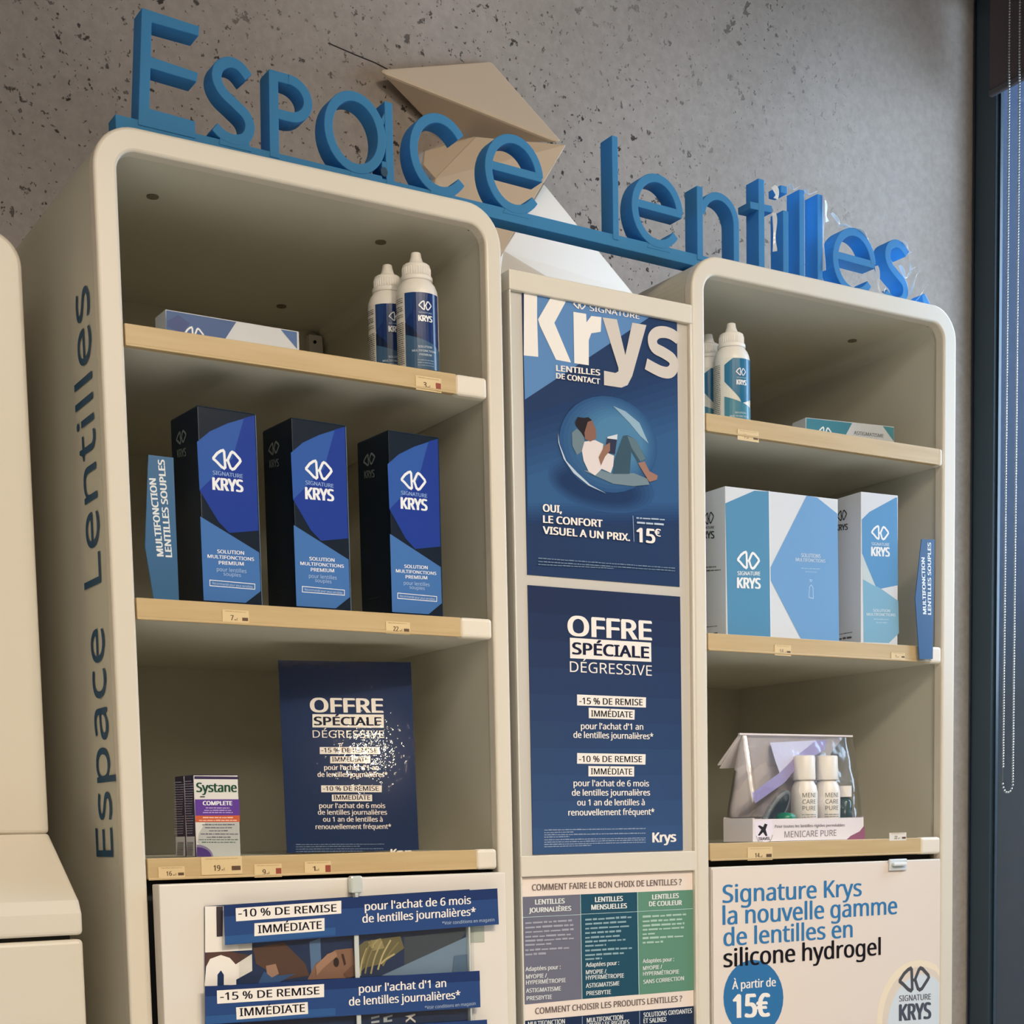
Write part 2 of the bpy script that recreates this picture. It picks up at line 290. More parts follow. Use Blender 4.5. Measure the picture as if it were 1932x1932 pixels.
ART={
'contact_lens_poster':[('P',0,1,[(3.3,164.5),(204.2,238.5),(204.2,70.2),(3.6,53.1)]),('P',1,1,[(3.5,155.7),(204.2,229.2),(204.2,73.4),(3.6,56.1)]),('P',2,1,[(3.7,146.9),(204.2,219.9),(204.2,76.5),(3.7,59.1)]),('P',3,1,[(3.9,138.0),(204.2,210.6),(204.2,79.7),(3.8,62.1)]),('P',4,1,[(4.2,129.2),(204.2,201.2),(204.2,82.9),(3.8,65.1)]),('P',5,1,[(4.4,120.3),(204.2,191.8),(204.2,86.0),(3.9,68.0)]),('P',6,1,[(4.6,111.5),(204.2,182.5),(204.2,89.2),(4.0,71.0)]),('P',7,1,[(4.8,102.6),(204.2,173.1),(204.2,92.4),(4.1,74.0)]),('P',8,1,[(4.5,291.2),(20.7,291.0),(169.8,290.6),(85.1,234.4),(3.2,180.4),(2.8,225.5)]),('P',9,2,[(4.5,291.2),(20.7,291.2),(20.1,266.6),(20.7,226.2),(2.8,225.2)]),('P',9,2,[(21.2,264.4),(38.6,290.7),(58.2,290.6),(41.6,263.9),(62.0,225.9),(43.0,226.3),(23.5,258.3)]),('P',9,2,[(66.0,278.8),(82.3,279.2),(82.6,270.5),(88.9,278.0),(102.1,278.8),(100.9,263.3),(88.6,260.0),(85.2,252.4),(84.7,226.2),(66.1,225.8)]),('P',10,2,[(103.6,278.7),(122.4,279.4),(133.0,243.3),(142.8,279.0),(161.8,279.2),(141.9,222.6),(135.5,212.0),(127.0,208.2),(104.2,208.0),(104.4,223.1),(119.6,222.7),(123.5,225.0),(123.5,228.7)]),('R',10,2,12.44,0,[(205.5,270.7),(196.0,274.5),(185.6,275.3),(175.4,272.5),(169.8,265.6),(172.8,256.8),(185.3,252.8),(196.4,248.1),(199.2,240.6),(193.0,233.2),(180.3,232.5),(160.7,237.9)]),('T',9,3,'SIGNATURE',86.8,283.1,152.1,284.1,5.8,1),('G',9,3,73.6,287.0,15.7,8.9),('T',9,3,'LENTILLES',42.8,214.6,98.6,217.2,6.0,2),('T',9,3,'DE CONTACT',42.6,207.0,98.4,208.2,5.5,2),('P',11,1,[(169.4,95.7),(166.2,90.1),(160.3,85.0),(152.0,80.7),(141.7,77.2),(129.8,74.8),(116.8,73.5),(103.2,73.3),(89.5,74.3),(76.3,76.4),(64.0,79.5),(53.2,83.4),(44.1,88.1),(37.2,93.3),(32.6,98.9),(30.5,104.6),(30.9,110.2),(34.0,115.6),(39.4,120.5),(47.1,124.8),(56.8,128.3),(68.2,130.8),(80.8,132.3),(94.2,132.7),(107.9,132.0),(121.3,130.1),(134.0,127.2),(145.4,123.3),(155.0,118.6),(162.5,113.3),(167.5,107.5),(169.9,101.6)]),('P',4,1,[(163.9,95.3),(160.9,90.3),(155.5,85.8),(147.8,81.9),(138.3,78.9),(127.1,76.7),(115.0,75.6),(102.2,75.5),(89.4,76.5),(76.9,78.4),(65.4,81.2),(55.2,84.8),(46.6,89.1),(40.0,93.8),(35.6,98.8),(33.5,104.0),(33.9,109.0),(36.7,113.8),(41.7,118.2),(48.9,122.1),(58.0,125.1),(68.6,127.4),(80.4,128.7),(93.0,128.9),(105.8,128.2),(118.4,126.5),(130.3,123.8),(141.0,120.2),(150.1,116.0),(157.2,111.1),(162.0,106.0),(164.2,100.6)]),('P',12,1,[(158.4,95.0),(155.7,90.5),(150.7,86.6),(143.7,83.2),(134.8,80.5),(124.5,78.7),(113.1,77.8),(101.2,77.7),(89.2,78.6),(77.6,80.4),(66.8,83.0),(57.1,86.2),(49.1,90.0),(42.8,94.3),(38.6,98.7),(36.6,103.3),(36.9,107.8),(39.4,112.1),(44.1,115.9),(50.7,119.3),(59.2,122.0),(69.1,123.9),(80.1,125.0),(91.8,125.1),(103.8,124.4),(115.6,122.8),(126.7,120.4),(136.7,117.2),(145.3,113.3),(151.9,109.0),(156.5,104.4),(158.6,99.6)]),('P',13,1,[(152.9,94.6),(150.5,90.8),(146.0,87.3),(139.5,84.4),(131.3,82.2),(121.8,80.6),(111.3,79.9),(100.2,80.0),(89.1,80.8),(78.2,82.4),(68.1,84.7),(59.1,87.6),(51.5,91.0),(45.6,94.7),(41.7,98.7),(39.7,102.7),(39.9,106.6),(42.1,110.3),(46.4,113.7),(52.5,116.5),(60.3,118.8),(69.5,120.4),(79.7,121.3),(90.6,121.3),(101.7,120.6),(112.7,119.1),(123.1,116.9),(132.4,114.1),(140.4,110.7),(146.7,106.9),(150.9,102.8),(153.1,98.7)]),('P',14,1,[(147.5,94.3),(145.3,91.0),(141.2,88.1),(135.3,85.7),(127.8,83.8),(119.1,82.6),(109.4,82.0),(99.2,82.2),(88.9,83.0),(78.9,84.4),(69.5,86.5),(61.1,89.0),(54.0,92.0),(48.5,95.2),(44.7,98.6),(42.8,102.0),(42.8,105.4),(44.8,108.5),(48.7,111.3),(54.3,113.7),(61.5,115.6),(69.9,116.9),(79.3,117.6),(89.4,117.6),(99.7,116.9),(109.8,115.5),(119.4,113.5),(128.1,111.0),(135.6,108.0),(141.4,104.8),(145.5,101.3),(147.5,97.7)]),('P',15,1,[(142.0,93.9),(140.2,91.2),(136.5,88.9),(131.2,86.9),(124.4,85.5),(116.4,84.5),(107.6,84.2),(98.2,84.4),(88.8,85.1),(79.5,86.5),(70.8,88.2),(63.1,90.4),(56.5,92.9),(51.3,95.6),(47.7,98.5),(45.9,101.4),(45.8,104.1),(47.6,106.7),(51.1,109.0),(56.1,111.0),(62.6,112.5),(70.4,113.4),(79.0,113.9),(88.2,113.8),(97.6,113.1),(107.0,111.8),(115.8,110.1),(123.9,107.9),(130.7,105.4),(136.2,102.6),(140.0,99.7),(141.9,96.8)]),('P',16,2,[(160.8,116.2),(151.8,108.6),(141.1,102.4),(129.2,98.0),(116.7,95.4),(103.9,94.9),(91.4,96.2),(79.6,99.5),(69.1,104.5),(60.1,111.1),(53.0,119.0),(48.0,127.8),(45.4,137.3),(45.1,147.1),(47.2,156.8),(51.7,166.2),(58.3,174.8),(66.8,182.4),(77.0,188.6),(88.5,193.2),(100.7,196.1),(113.4,197.0),(126.0,196.1),(138.1,193.1),(149.1,188.3),(158.5,181.9),(166.1,174.0),(171.5,164.9),(174.5,155.1),(174.8,144.9),(172.6,134.8),(167.9,125.1)]),('P',17,2,[(159.2,118.8),(150.7,111.6),(140.7,105.8),(129.6,101.7),(117.8,99.3),(105.8,98.8),(94.1,100.1),(83.0,103.1),(73.1,107.8),(64.6,114.0),(57.9,121.4),(53.2,129.6),(50.7,138.6),(50.5,147.7),(52.4,156.9),(56.6,165.7),(62.8,173.8),(70.8,180.8),(80.4,186.7),(91.1,191.0),(102.7,193.7),(114.6,194.5),(126.4,193.6),(137.7,190.8),(148.0,186.3),(156.9,180.2),(164.0,172.8),(169.1,164.4),(171.9,155.2),(172.2,145.6),(170.2,136.1),(165.7,127.1)]),('P',18,2,[(157.5,121.3),(149.6,114.6),(140.3,109.3),(130.0,105.4),(118.9,103.2),(107.7,102.7),(96.7,103.9),(86.4,106.8),(77.1,111.2),(69.2,116.9),(62.9,123.8),(58.5,131.5),(56.1,139.8),(55.8,148.4),(57.7,157.0),(61.5,165.2),(67.3,172.7),(74.8,179.3),(83.8,184.7),(93.8,188.8),(104.6,191.2),(115.7,192.0),(126.8,191.1),(137.3,188.5),(147.0,184.3),(155.3,178.6),(162.0,171.7),(166.7,163.8),(169.3,155.2),(169.6,146.3),(167.7,137.5),(163.6,129.0)]),('P',19,2,[(155.9,123.8),(148.6,117.7),(139.9,112.7),(130.3,109.1),(120.1,107.0),(109.7,106.6),(99.4,107.7),(89.8,110.4),(81.1,114.5),(73.7,119.8),(67.9,126.2),(63.7,133.4),(61.5,141.1),(61.2,149.1),(62.9,157.1),(66.5,164.7),(71.9,171.7),(78.8,177.8),(87.1,182.8),(96.5,186.5),(106.5,188.8),(116.9,189.5),(127.2,188.6),(137.0,186.2),(145.9,182.3),(153.7,177.0),(159.9,170.6),(164.3,163.2),(166.7,155.3),(167.0,147.0),(165.3,138.8),(161.5,131.0)]),('P',20,2,[(154.2,126.4),(147.5,120.7),(139.5,116.1),(130.7,112.8),(121.2,110.9),(111.6,110.5),(102.1,111.5),(93.2,114.0),(85.2,117.8),(78.3,122.7),(72.9,128.6),(69.0,135.3),(66.9,142.4),(66.6,149.8),(68.2,157.1),(71.5,164.2),(76.4,170.6),(82.9,176.3),(90.5,180.9),(99.2,184.3),(108.5,186.4),(118.0,187.0),(127.5,186.2),(136.6,183.9),(144.9,180.3),(152.0,175.4),(157.8,169.4),(161.9,162.7),(164.1,155.3),(164.5,147.7),(162.9,140.2),(159.4,133.0)]),('P',21,2,[(152.6,128.9),(146.4,123.7),(139.1,119.5),(131.0,116.5),(122.4,114.8),(113.5,114.4),(104.8,115.4),(96.6,117.6),(89.2,121.1),(82.9,125.7),(77.9,131.1),(74.3,137.2),(72.3,143.7),(72.1,150.5),(73.5,157.2),(76.5,163.7),(81.0,169.6),(86.9,174.7),(93.9,178.9),(101.9,182.0),(110.4,183.9),(119.2,184.5),(127.9,183.7),(136.2,181.6),(143.8,178.2),(150.4,173.7),(155.7,168.3),(159.5,162.1),(161.5,155.4),(161.9,148.4),(160.4,141.5),(157.3,134.9)]),('P',22,2,[(150.9,131.4),(145.4,126.7),(138.8,122.9),(131.4,120.2),(123.5,118.7),(115.5,118.3),(107.5,119.2),(100.1,121.3),(93.3,124.5),(87.5,128.6),(82.9,133.5),(79.6,139.1),(77.8,145.0),(77.5,151.2),(78.7,157.3),(81.5,163.2),(85.6,168.5),(91.0,173.2),(97.4,177.0),(104.6,179.8),(112.3,181.5),(120.3,182.0),(128.3,181.2),(135.9,179.3),(142.8,176.2),(148.8,172.1),(153.6,167.2),(157.0,161.5),(159.0,155.4),(159.3,149.1),(158.0,142.9),(155.2,136.9)]),('P',23,2,[(149.3,133.9),(144.3,129.7),(138.4,126.3),(131.7,123.9),(124.6,122.5),(117.4,122.2),(110.2,123.1),(103.5,124.9),(97.4,127.8),(92.1,131.5),(87.9,136.0),(84.9,141.0),(83.3,146.4),(83.0,151.9),(84.1,157.4),(86.5,162.6),(90.2,167.5),(95.0,171.6),(100.8,175.1),(107.3,177.6),(114.3,179.0),(121.5,179.4),(128.6,178.8),(135.5,177.0),(141.7,174.2),(147.2,170.5),(151.5,166.0),(154.6,161.0),(156.4,155.5),(156.7,149.8),(155.6,144.2),(153.1,138.8)]),('P',24,2,[(147.6,136.5),(143.2,132.7),(138.0,129.7),(132.1,127.6),(125.8,126.4),(119.3,126.2),(113.0,126.9),(106.9,128.6),(101.4,131.1),(96.7,134.5),(93.0,138.4),(90.3,142.9),(88.7,147.7),(88.4,152.6),(89.4,157.5),(91.5,162.1),(94.8,166.4),(99.1,170.1),(104.2,173.1),(110.0,175.3),(116.2,176.6),(122.6,176.9),(129.0,176.3),(135.1,174.7),(140.7,172.2),(145.5,168.9),(149.4,164.9),(152.2,160.4),(153.8,155.5),(154.2,150.5),(153.2,145.5),(151.0,140.8)]),('P',25,3,[(115.4,187.3),(131.7,183.6),(150.4,173.5),(162.3,152.8),(151.3,159.5),(137.0,171.9)]),('P',26,3,[(43.3,150.9),(45.1,139.1),(53.2,122.8),(66.7,112.1),(83.5,100.8),(105.0,93.2),(81.4,99.7),(62.4,110.8),(50.1,124.2),(43.6,140.6)]),('P',27,3,[(61.2,152.9),(67.6,157.9),(76.0,152.8),(77.8,137.5),(67.1,130.3),(61.4,139.2)]),('P',28,3,[(75.3,114.7),(98.9,117.1),(114.1,115.1),(141.7,118.8),(160.6,114.4),(162.8,108.4),(141.5,104.6),(113.9,104.6),(92.3,110.3)]),('P',29,4,[(65.6,164.5),(68.9,170.1),(73.1,170.1),(76.3,170.1),(82.7,171.5),(87.5,168.8),(84.7,163.3),(77.0,149.5),(71.8,155.8),(66.1,161.2)]),('P',30,5,[(81.6,166.4),(87.0,168.7),(92.2,159.8),(92.5,150.3),(84.4,146.0),(78.0,147.9),(77.1,154.7)]),('P',31,4,[(76.9,145.2),(90.9,148.4),(101.6,145.3),(100.4,138.2),(115.5,134.5),(114.3,123.9),(110.9,115.7),(99.0,118.9),(90.2,111.0),(81.7,114.5),(75.5,125.1),(73.5,135.3)]),('P',32,5,[(106.6,152.8),(119.7,152.5),(116.7,136.4),(103.6,136.8)]),('P',33,6,[(107.2,153.7),(120.3,157.8),(119.7,152.0),(106.6,151.9)]),('P',34,6,[(94.9,130.6),(102.7,143.6),(110.3,147.9),(110.2,139.2),(103.5,132.4),(97.9,122.2)]),('P',35,4,[(114.1,115.1),(115.5,129.3),(128.0,156.9),(133.5,158.4),(144.5,155.2),(158.7,135.5),(147.5,130.8),(138.8,142.3),(137.5,129.8),(136.1,117.3)]),('P',36,5,[(133.5,157.5),(144.5,155.2),(158.1,135.5),(150.8,132.1),(138.8,145.8)]),('P',37,5,[(147.4,129.9),(156.4,132.6),(163.0,122.7),(174.2,119.3),(173.0,114.7),(162.8,111.1),(155.1,120.1)]),('T',9,3,'OUI,',22.9,67.2,46.0,67.7,7.5,2),('T',9,3,'LE CONFORT',22.9,55.5,98.7,57.1,7.5,2),('T',9,3,'VISUEL A UN PRIX.',22.4,44.0,135.1,45.2,7.6,2),('T',9,3,'15',145.2,45.1,168.9,45.4,15.0,2),('T',9,3,'€',169.5,53.9,177.3,53.1,7.8,2),('P',38,2,[(139.7,72.7),(140.5,72.8),(141.5,44.9),(140.7,44.8)]),('L',39,2,144.8,70.0,183.6,71.5,2.5),('L',26,2,145.5,64.9,183.8,65.8,3.2),('L',40,2,15.7,17.4,197.3,19.4,1.6),('L',40,2,15.7,14.0,197.3,16.6,1.6),('L',40,2,15.6,10.9,112.9,13.5,1.6)],
'offer_poster':[('P',41,0,[(0,256.95),(202.5,256.95),(202.5,285.5),(0,285.5)]),('P',42,0,[(0,228.4),(202.5,228.4),(202.5,256.95),(0,256.95)]),('P',43,0,[(0,199.85),(202.5,199.85),(202.5,228.4),(0,228.4)]),('P',44,0,[(0,171.29999999999998),(202.5,171.29999999999998),(202.5,199.85),(0,199.85)]),('P',45,0,[(0,142.75),(202.5,142.75),(202.5,171.29999999999998),(0,171.29999999999998)]),('P',46,0,[(0,114.2),(202.5,114.2),(202.5,142.75),(0,142.75)]),('P',47,0,[(0,85.65),(202.5,85.65),(202.5,114.2),(0,114.2)]),('P',48,0,[(0,57.09999999999999),(202.5,57.09999999999999),(202.5,85.65),(0,85.65)]),('P',49,0,[(0,28.549999999999994),(202.5,28.549999999999994),(202.5,57.09999999999999),(0,57.09999999999999)]),('P',50,0,[(0,0.0),(202.5,0.0),(202.5,28.549999999999994),(0,28.549999999999994)]),('T',9,3,'OFFRE',50.8,235.4,160.5,235.2,20.6,2),('P',9,2,[(52.2,232.8),(160.8,232.4),(160.9,211.2),(52.2,210.9)]),('T',51,3,'SPÉCIALE',55.6,215.6,157.0,215.1,12.3,2),('T',9,3,'DÉGRESSIVE',51.5,196.3,161.2,195.8,11.3,0),('P',9,2,[(60.3,172.3),(152.9,171.7),(152.5,160.4),(60.2,160.5)]),('T',52,3,'-15 % DE REMISE',63.2,162.2,147.8,162.6,6.9,1),('P',9,2,[(75.3,158.4),(137.1,157.5),(136.5,146.7),(75.3,147.1)]),('T',52,3,'IMMÉDIATE',78.4,149.1,133.8,148.9,6.6,1),('T',9,3,"pour l'achat d'1 an",64.8,135.1,148.2,135.8,6.6,1),('T',9,3,'de lentilles journalières*',54.8,125.6,162.1,125.4,6.6,1),('P',9,2,[(59.2,109.1),(151.3,108.6),(150.8,97.0),(58.8,97.6)]),('T',52,3,'-10 % DE REMISE',61.5,99.5,146.0,99.7,6.6,1),('P',9,2,[(73.7,95.1),(135.3,94.8),(135.0,83.7),(73.5,83.8)]),('T',52,3,'IMMÉDIATE',76.9,86.1,132.3,85.8,6.6,1),('T',9,3,"pour l'achat de 6 mois",53.9,73.2,155.2,72.7,6.6,1),('T',9,3,'de lentilles journalières',51.5,62.9,156.6,62.6,6.6,1),('T',9,3,'ou 1 an de lentilles à',58.3,52.2,149.0,51.7,6.6,1),('T',9,3,'renouvellement fréquent*',46.4,41.3,162.4,41.0,6.7,1),('L',53,2,14.8,25.6,150.5,25.1,1.5),('L',53,2,14.7,22.8,53.2,22.9,1.5),('L',53,2,14.7,20.4,149.6,19.9,1.5),('L',53,2,14.6,17.9,47.1,18.0,1.5),('L',53,2,14.5,15.0,149.8,14.5,1.5),('L',53,2,14.5,12.5,149.8,12.3,1.5),('L',53,2,14.4,10.0,149.8,9.7,1.5),('L',53,2,14.4,7.6,75.8,7.8,1.5),('T',9,3,'Krys',159.9,9.9,192.1,10.1,10.7,2)],
'lens_choice_chart':[('P',54,1,[(-1.0,206.0),(76.1,205.9),(76.0,89.9),(-1.4,89.3)]),('P',55,1,[(76.1,205.9),(153.2,205.5),(153.6,89.4),(76.0,89.9)]),('P',56,1,[(153.2,205.5),(231.6,205.3),(231.9,88.9),(153.6,89.2)]),('P',57,1,[(-1.2,71.7),(231.6,70.3),(232.3,-42.3),(-0.8,-29.7)]),('P',58,2,[(-1.5,184.2),(75.7,183.9),(75.7,183.4),(-1.6,183.7)]),('P',58,2,[(75.7,184.2),(152.8,183.8),(152.8,183.3),(75.7,183.7)]),('P',58,2,[(152.8,183.8),(231.7,183.8),(231.7,183.2),(152.8,183.3)]),('P',58,2,[(75.8,205.9),(76.5,205.9),(76.4,89.8),(75.7,89.9)]),('P',58,2,[(152.8,205.6),(153.6,205.5),(153.9,89.4),(153.1,89.4)]),('P',59,2,[(75.4,70.6),(76.2,70.5),(75.6,-25.2),(74.8,-25.2)]),('P',59,2,[(153.6,70.7),(154.4,70.6),(154.1,-33.8),(153.3,-33.7)]),('T',60,3,'COMMENT FAIRE LE BON CHOIX DE LENTILLES ?',13.6,212.5,215.4,211.7,6.6,1),('T',60,3,'COMMENT CHOISIR LES PRODUITS LENTILLES ?',14.7,78.0,214.5,77.2,6.6,1),('T',61,3,'LENTILLES',17.3,197.2,54.9,197.1,5.3,2),('T',61,3,'JOURNALIÈRES',9.1,188.8,63.3,188.7,5.0,2),('T',61,3,'LENTILLES',95.6,196.7,132.7,196.5,5.4,2),('T',61,3,'MENSUELLES',90.5,188.4,138.1,188.2,5.4,2),('T',61,3,'LENTILLES',173.9,196.5,211.0,196.8,5.3,2),('T',61,3,'DE COULEUR',169.3,188.9,215.4,188.6,5.3,2),('T',61,3,'Adaptées pour :',3.2,125.6,48.1,125.3,4.5,1),('T',61,3,'MYOPIE /',3.8,117.2,30.2,117.1,4.5,1),('T',61,3,'HYPERMÉTROPIE',3.6,110.9,54.6,110.3,4.5,1),('T',61,3,'ASTIGMATISME',3.4,102.1,48.1,101.5,4.5,1),('T',61,3,'PRESBYTIE',4.0,93.7,36.2,93.1,4.5,1),('T',61,3,'Adaptées pour :',81.6,125.2,126.4,125.0,4.6,1),('T',61,3,'MYOPIE /',81.7,117.1,109.0,116.6,4.6,1),('T',61,3,'HYPERMÉTROPIE',81.6,110.9,132.8,110.2,4.7,1),('T',61,3,'ASTIGMATISME',81.4,102.0,126.4,101.8,4.7,1),('T',61,3,'PRESBYTIE',82.0,93.5,114.7,92.9,4.7,1),('T',61,3,'Adaptées pour :',159.4,124.8,203.5,124.5,4.5,1),('T',61,3,'MYOPIE /',159.6,116.6,186.4,116.9,4.5,1),('T',61,3,'HYPERMÉTROPIE',159.5,110.3,210.4,109.6,4.5,1),('T',61,3,'SANS CORRECTION',159.9,101.1,217.3,101.6,4.5,1),('T',61,3,'MULTIFONCTION',5.1,65.1,52.6,64.5,5.1,1),('T',61,3,'MULTIFONCTION',81.9,63.0,130.8,62.9,5.2,1),('T',61,3,'LENTILLES RIGIDES',81.8,56.9,139.4,56.6,5.2,1),('T',61,3,'SOLUTIONS OXYDANTES',159.6,62.8,228.5,62.5,5.3,1),('T',61,3,'ET SALINES',159.5,56.0,191.5,55.4,5.3,1),('L',62,2,4.0,176.6,64.3,176.7,3.2),('L',62,2,3.9,171.6,66.1,171.7,3.2),('L',62,2,3.7,166.8,66.3,166.8,3.2),('L',62,2,3.6,161.6,64.0,161.5,3.2),('L',62,2,3.5,157.2,66.6,157.1,3.2),('L',62,2,3.4,152.9,38.9,152.7,3.2),('L',62,2,3.3,147.3,59.9,146.9,3.2),('L',62,2,3.2,142.5,32.0,142.3,3.2),('L',63,2,81.8,176.6,144.3,176.8,3.3),('L',63,2,81.7,171.8,137.8,171.9,3.3),('L',63,2,81.6,166.9,143.3,166.9,3.3),('L',63,2,81.5,161.8,130.5,161.7,3.3),('L',63,2,81.4,156.7,128.9,156.6,3.3),('L',63,2,81.3,152.1,135.9,151.9,3.3),('L',63,2,81.2,147.5,109.1,147.4,3.3),('L',63,2,81.1,142.4,144.5,141.9,3.3),('L',63,2,81.0,137.3,133.3,136.8,3.3),('L',63,2,81.0,132.9,103.4,132.7,3.3),('L',64,2,159.9,176.2,221.6,176.4,3.4),('L',64,2,159.8,171.0,218.2,171.1,3.4),('L',64,2,159.8,166.0,218.9,166.0,3.4),('L',64,2,159.7,161.5,218.9,161.4,3.4),('L',64,2,159.6,156.6,178.5,156.6,3.4),('L',64,2,159.5,151.8,217.1,151.5,3.4),('L',64,2,159.5,146.8,188.2,146.6,3.4)],
'small_offer':[('T',9,3,'OFFRE',32.1,168.3,108.6,168.1,14.5,2),('P',9,2,[(33.4,166.0),(109.7,166.0),(109.3,152.0),(32.8,152.2)]),('T',65,3,'SPÉCIALE',35.0,154.6,106.6,154.4,8.6,2),('T',9,3,'DÉGRESSIVE',32.6,141.5,109.3,141.3,7.6,0),('P',9,2,[(39.5,131.6),(103.5,131.5),(103.5,124.1),(39.3,124.3)]),('T',65,3,'-15 % DE REMISE',41.1,126.0,101.0,125.8,4.7,1),('P',9,2,[(50.2,121.9),(93.4,121.8),(93.0,114.4),(49.9,114.6)]),('T',65,3,'IMMÉDIATE',52.1,116.4,90.6,116.2,4.7,1),('P',9,2,[(39.1,91.5),(104.3,90.9),(103.9,83.6),(39.0,84.3)]),('T',65,3,'-10 % DE REMISE',41.2,85.9,100.6,85.3,4.7,1),('P',9,2,[(50.1,81.7),(93.3,81.2),(93.1,74.2),(49.9,74.8)]),('T',65,3,'IMMÉDIATE',51.7,76.3,91.0,75.8,4.7,1),('T',9,3,"pour l'achat d'1 an",43.3,107.7,101.6,107.4,5.0,1),('T',9,3,'de lentilles journalières*',36.0,100.5,111.0,99.9,5.0,1),('T',9,3,"pour l'achat de 6 mois",36.2,67.8,106.9,66.8,5.0,1),('T',9,3,'de lentilles journalières',34.5,60.9,108.5,59.8,5.0,1),('T',9,3,'ou 1 an de lentilles à',39.7,53.5,103.4,52.4,5.0,1),('T',9,3,'renouvellement fréquent*',31.4,45.8,112.5,44.7,5.0,1),('L',40,2,9.8,29.7,104.2,28.2,1.2),('L',40,2,9.7,27.3,77.7,26.4,1.2),('L',40,2,9.6,24.9,104.0,23.3,1.2),('L',40,2,9.5,22.4,80.3,21.3,1.2),('T',9,3,'Krys',111.2,15.3,133.5,15.3,7.7,2)],
'dark_box':[('P',66,1,[(-1.8,148.9),(11.6,160.2),(29.8,169.8),(58.4,181.1),(58.4,72.9),(27.9,67.9),(17.1,77.3),(-1.0,104.7)]),('P',67,2,[(47.3,177.2),(58.4,181.1),(58.4,72.9),(27.9,67.9),(17.1,77.3),(-1.0,104.7),(33.9,137.8)]),('P',68,1,[(-1.3,80.5),(58.3,52.2),(58.6,15.5),(42.2,3.3),(-1.1,2.9)]),('G',69,3,28.1,135.8,30.0,19.3),('T',70,3,'SIGNATURE',13.1,120.8,43.7,120.6,3.6,1),('T',69,3,'KRYS',12.9,106.8,43.2,107.7,11.1,2),('T',69,3,'SOLUTION',14.6,48.0,42.2,48.7,3.3,1),('T',69,3,'MULTIFONCTIONS',4.6,42.8,52.5,43.7,3.1,1),('T',69,3,'PREMIUM',15.8,37.5,41.4,38.4,3.3,1),('T',71,3,'pour lentilles',13.4,31.2,44.2,31.5,3.6,0),('T',71,3,'souples',20.1,27.5,38.2,27.4,3.3,0),('R',69,2,0.66,1,[(5.9,22.2),(52.5,21.8),(52.3,16.8),(5.7,16.9)]),('T',72,3,'Recommandé pour yeux sensibles',8.4,18.4,50.2,17.8,2.2,0)],
'dark_box_side':[('G',73,3,27.0,161.4,24.4,12.1),('T',74,3,'KRYS',16.3,144.6,36.9,142.2,7.3,2),('L',75,2,6.3,21.1,42.0,21.3,1.3)],
'wide_box':[('P',76,1,[(0.0,149.6),(42.7,167.6),(63.6,168.4),(65.2,-0.0),(2.2,-0.9)]),('P',77,1,[(121.1,168.9),(137.0,168.2),(169.1,151.7),(171.6,0.6),(112.0,0.1),(66.1,66.4),(65.8,81.7)]),('P',69,2,[(63.8,169.5),(64.7,169.5),(66.3,-0.3),(65.5,-0.3)]),('G',69,3,33.1,87.4,33.4,21.1),('T',69,3,'SIGNATURE',16.8,69.6,50.1,71.2,4.4,1),('T',69,3,'KRYS',16.7,55.0,50.0,56.2,11.8,2),('T',78,3,'SOLUTIONS',112.4,96.8,142.1,97.6,4.5,1),('T',78,3,'MULTIFONCTIONS',104.0,91.4,149.6,92.6,3.9,1),('L',79,2,112.4,83.2,142.1,84.3,1.6),('L',79,2,118.7,79.6,136.7,80.3,1.6),('R',80,2,0.81,1,[(127.1,64.9),(125.0,62.3),(124.1,50.2),(130.9,49.4),(130.5,61.8),(128.2,64.9)]),('R',80,2,0.64,1,[(125.4,71.2),(128.8,71.2),(128.4,69.3),(126.3,69.2)])],
'wide_box_side':[('G',81,3,18.6,138.1,19.8,14.4),('T',81,3,'KRYS',0.6,118.5,28.6,113.6,8.1,2),('T',81,3,'SIGNATURE',-0.6,129.3,28.7,124.8,2.8,1),('L',82,2,4.2,83.4,32.7,79.9,2.2),('L',82,2,-1.4,79.5,40.7,75.2,2.2),('L',83,2,8.6,13.7,33.7,12.3,1.3),('L',83,2,8.5,4.1,33.5,3.3,3.2)],
'tall_box':[('P',84,1,[(1.1,149.4),(13.1,159.3),(54.2,179.6),(57.1,180.2),(58.8,73.7),(31.6,68.1),(23.0,70.6),(1.6,108.9)]),('P',85,1,[(2.9,77.8),(31.6,68.1),(59.3,54.5),(60.5,15.1),(44.3,2.4),(4.3,2.0)]),('P',86,1,[(1.6,107.6),(23.0,70.3),(2.9,77.8)]),('G',69,3,30.0,135.4,28.2,17.8),('T',78,3,'SIGNATURE',16.4,119.6,44.6,120.3,3.6,1),('T',69,3,'KRYS',16.4,106.9,44.6,107.9,10.7,2),('T',87,3,'SOLUTION',19.1,39.5,45.9,40.1,3.3,1),('T',87,3,'MULTIFONCTIONS',9.0,34.3,54.7,35.5,3.3,1),('L',88,2,19.8,30.1,43.7,30.7,1.5),('L',88,2,24.1,26.1,41.6,26.6,1.5)],
'tall_box_side':[('G',89,3,10.9,160.4,18.7,13.3),('T',89,3,'KRYS',-0.8,144.1,21.6,141.5,7.0,2),('L',90,2,4.6,15.5,30.6,15.4,1.4),('L',90,2,4.6,9.2,29.1,8.5,3.4)],
'flat_box':[('P',91,1,[(0.6,43.3),(72.6,43.2),(60.0,24.7),(-0.2,25.4)]),('P',92,1,[(1.3,33.5),(12.5,40.8),(24.4,34.7),(16.7,24.4),(1.1,27.8)]),('P',93,1,[(120.1,43.1),(137.8,43.1),(137.5,26.5)]),('G',69,3,28.3,24.0,20.6,16.1)],
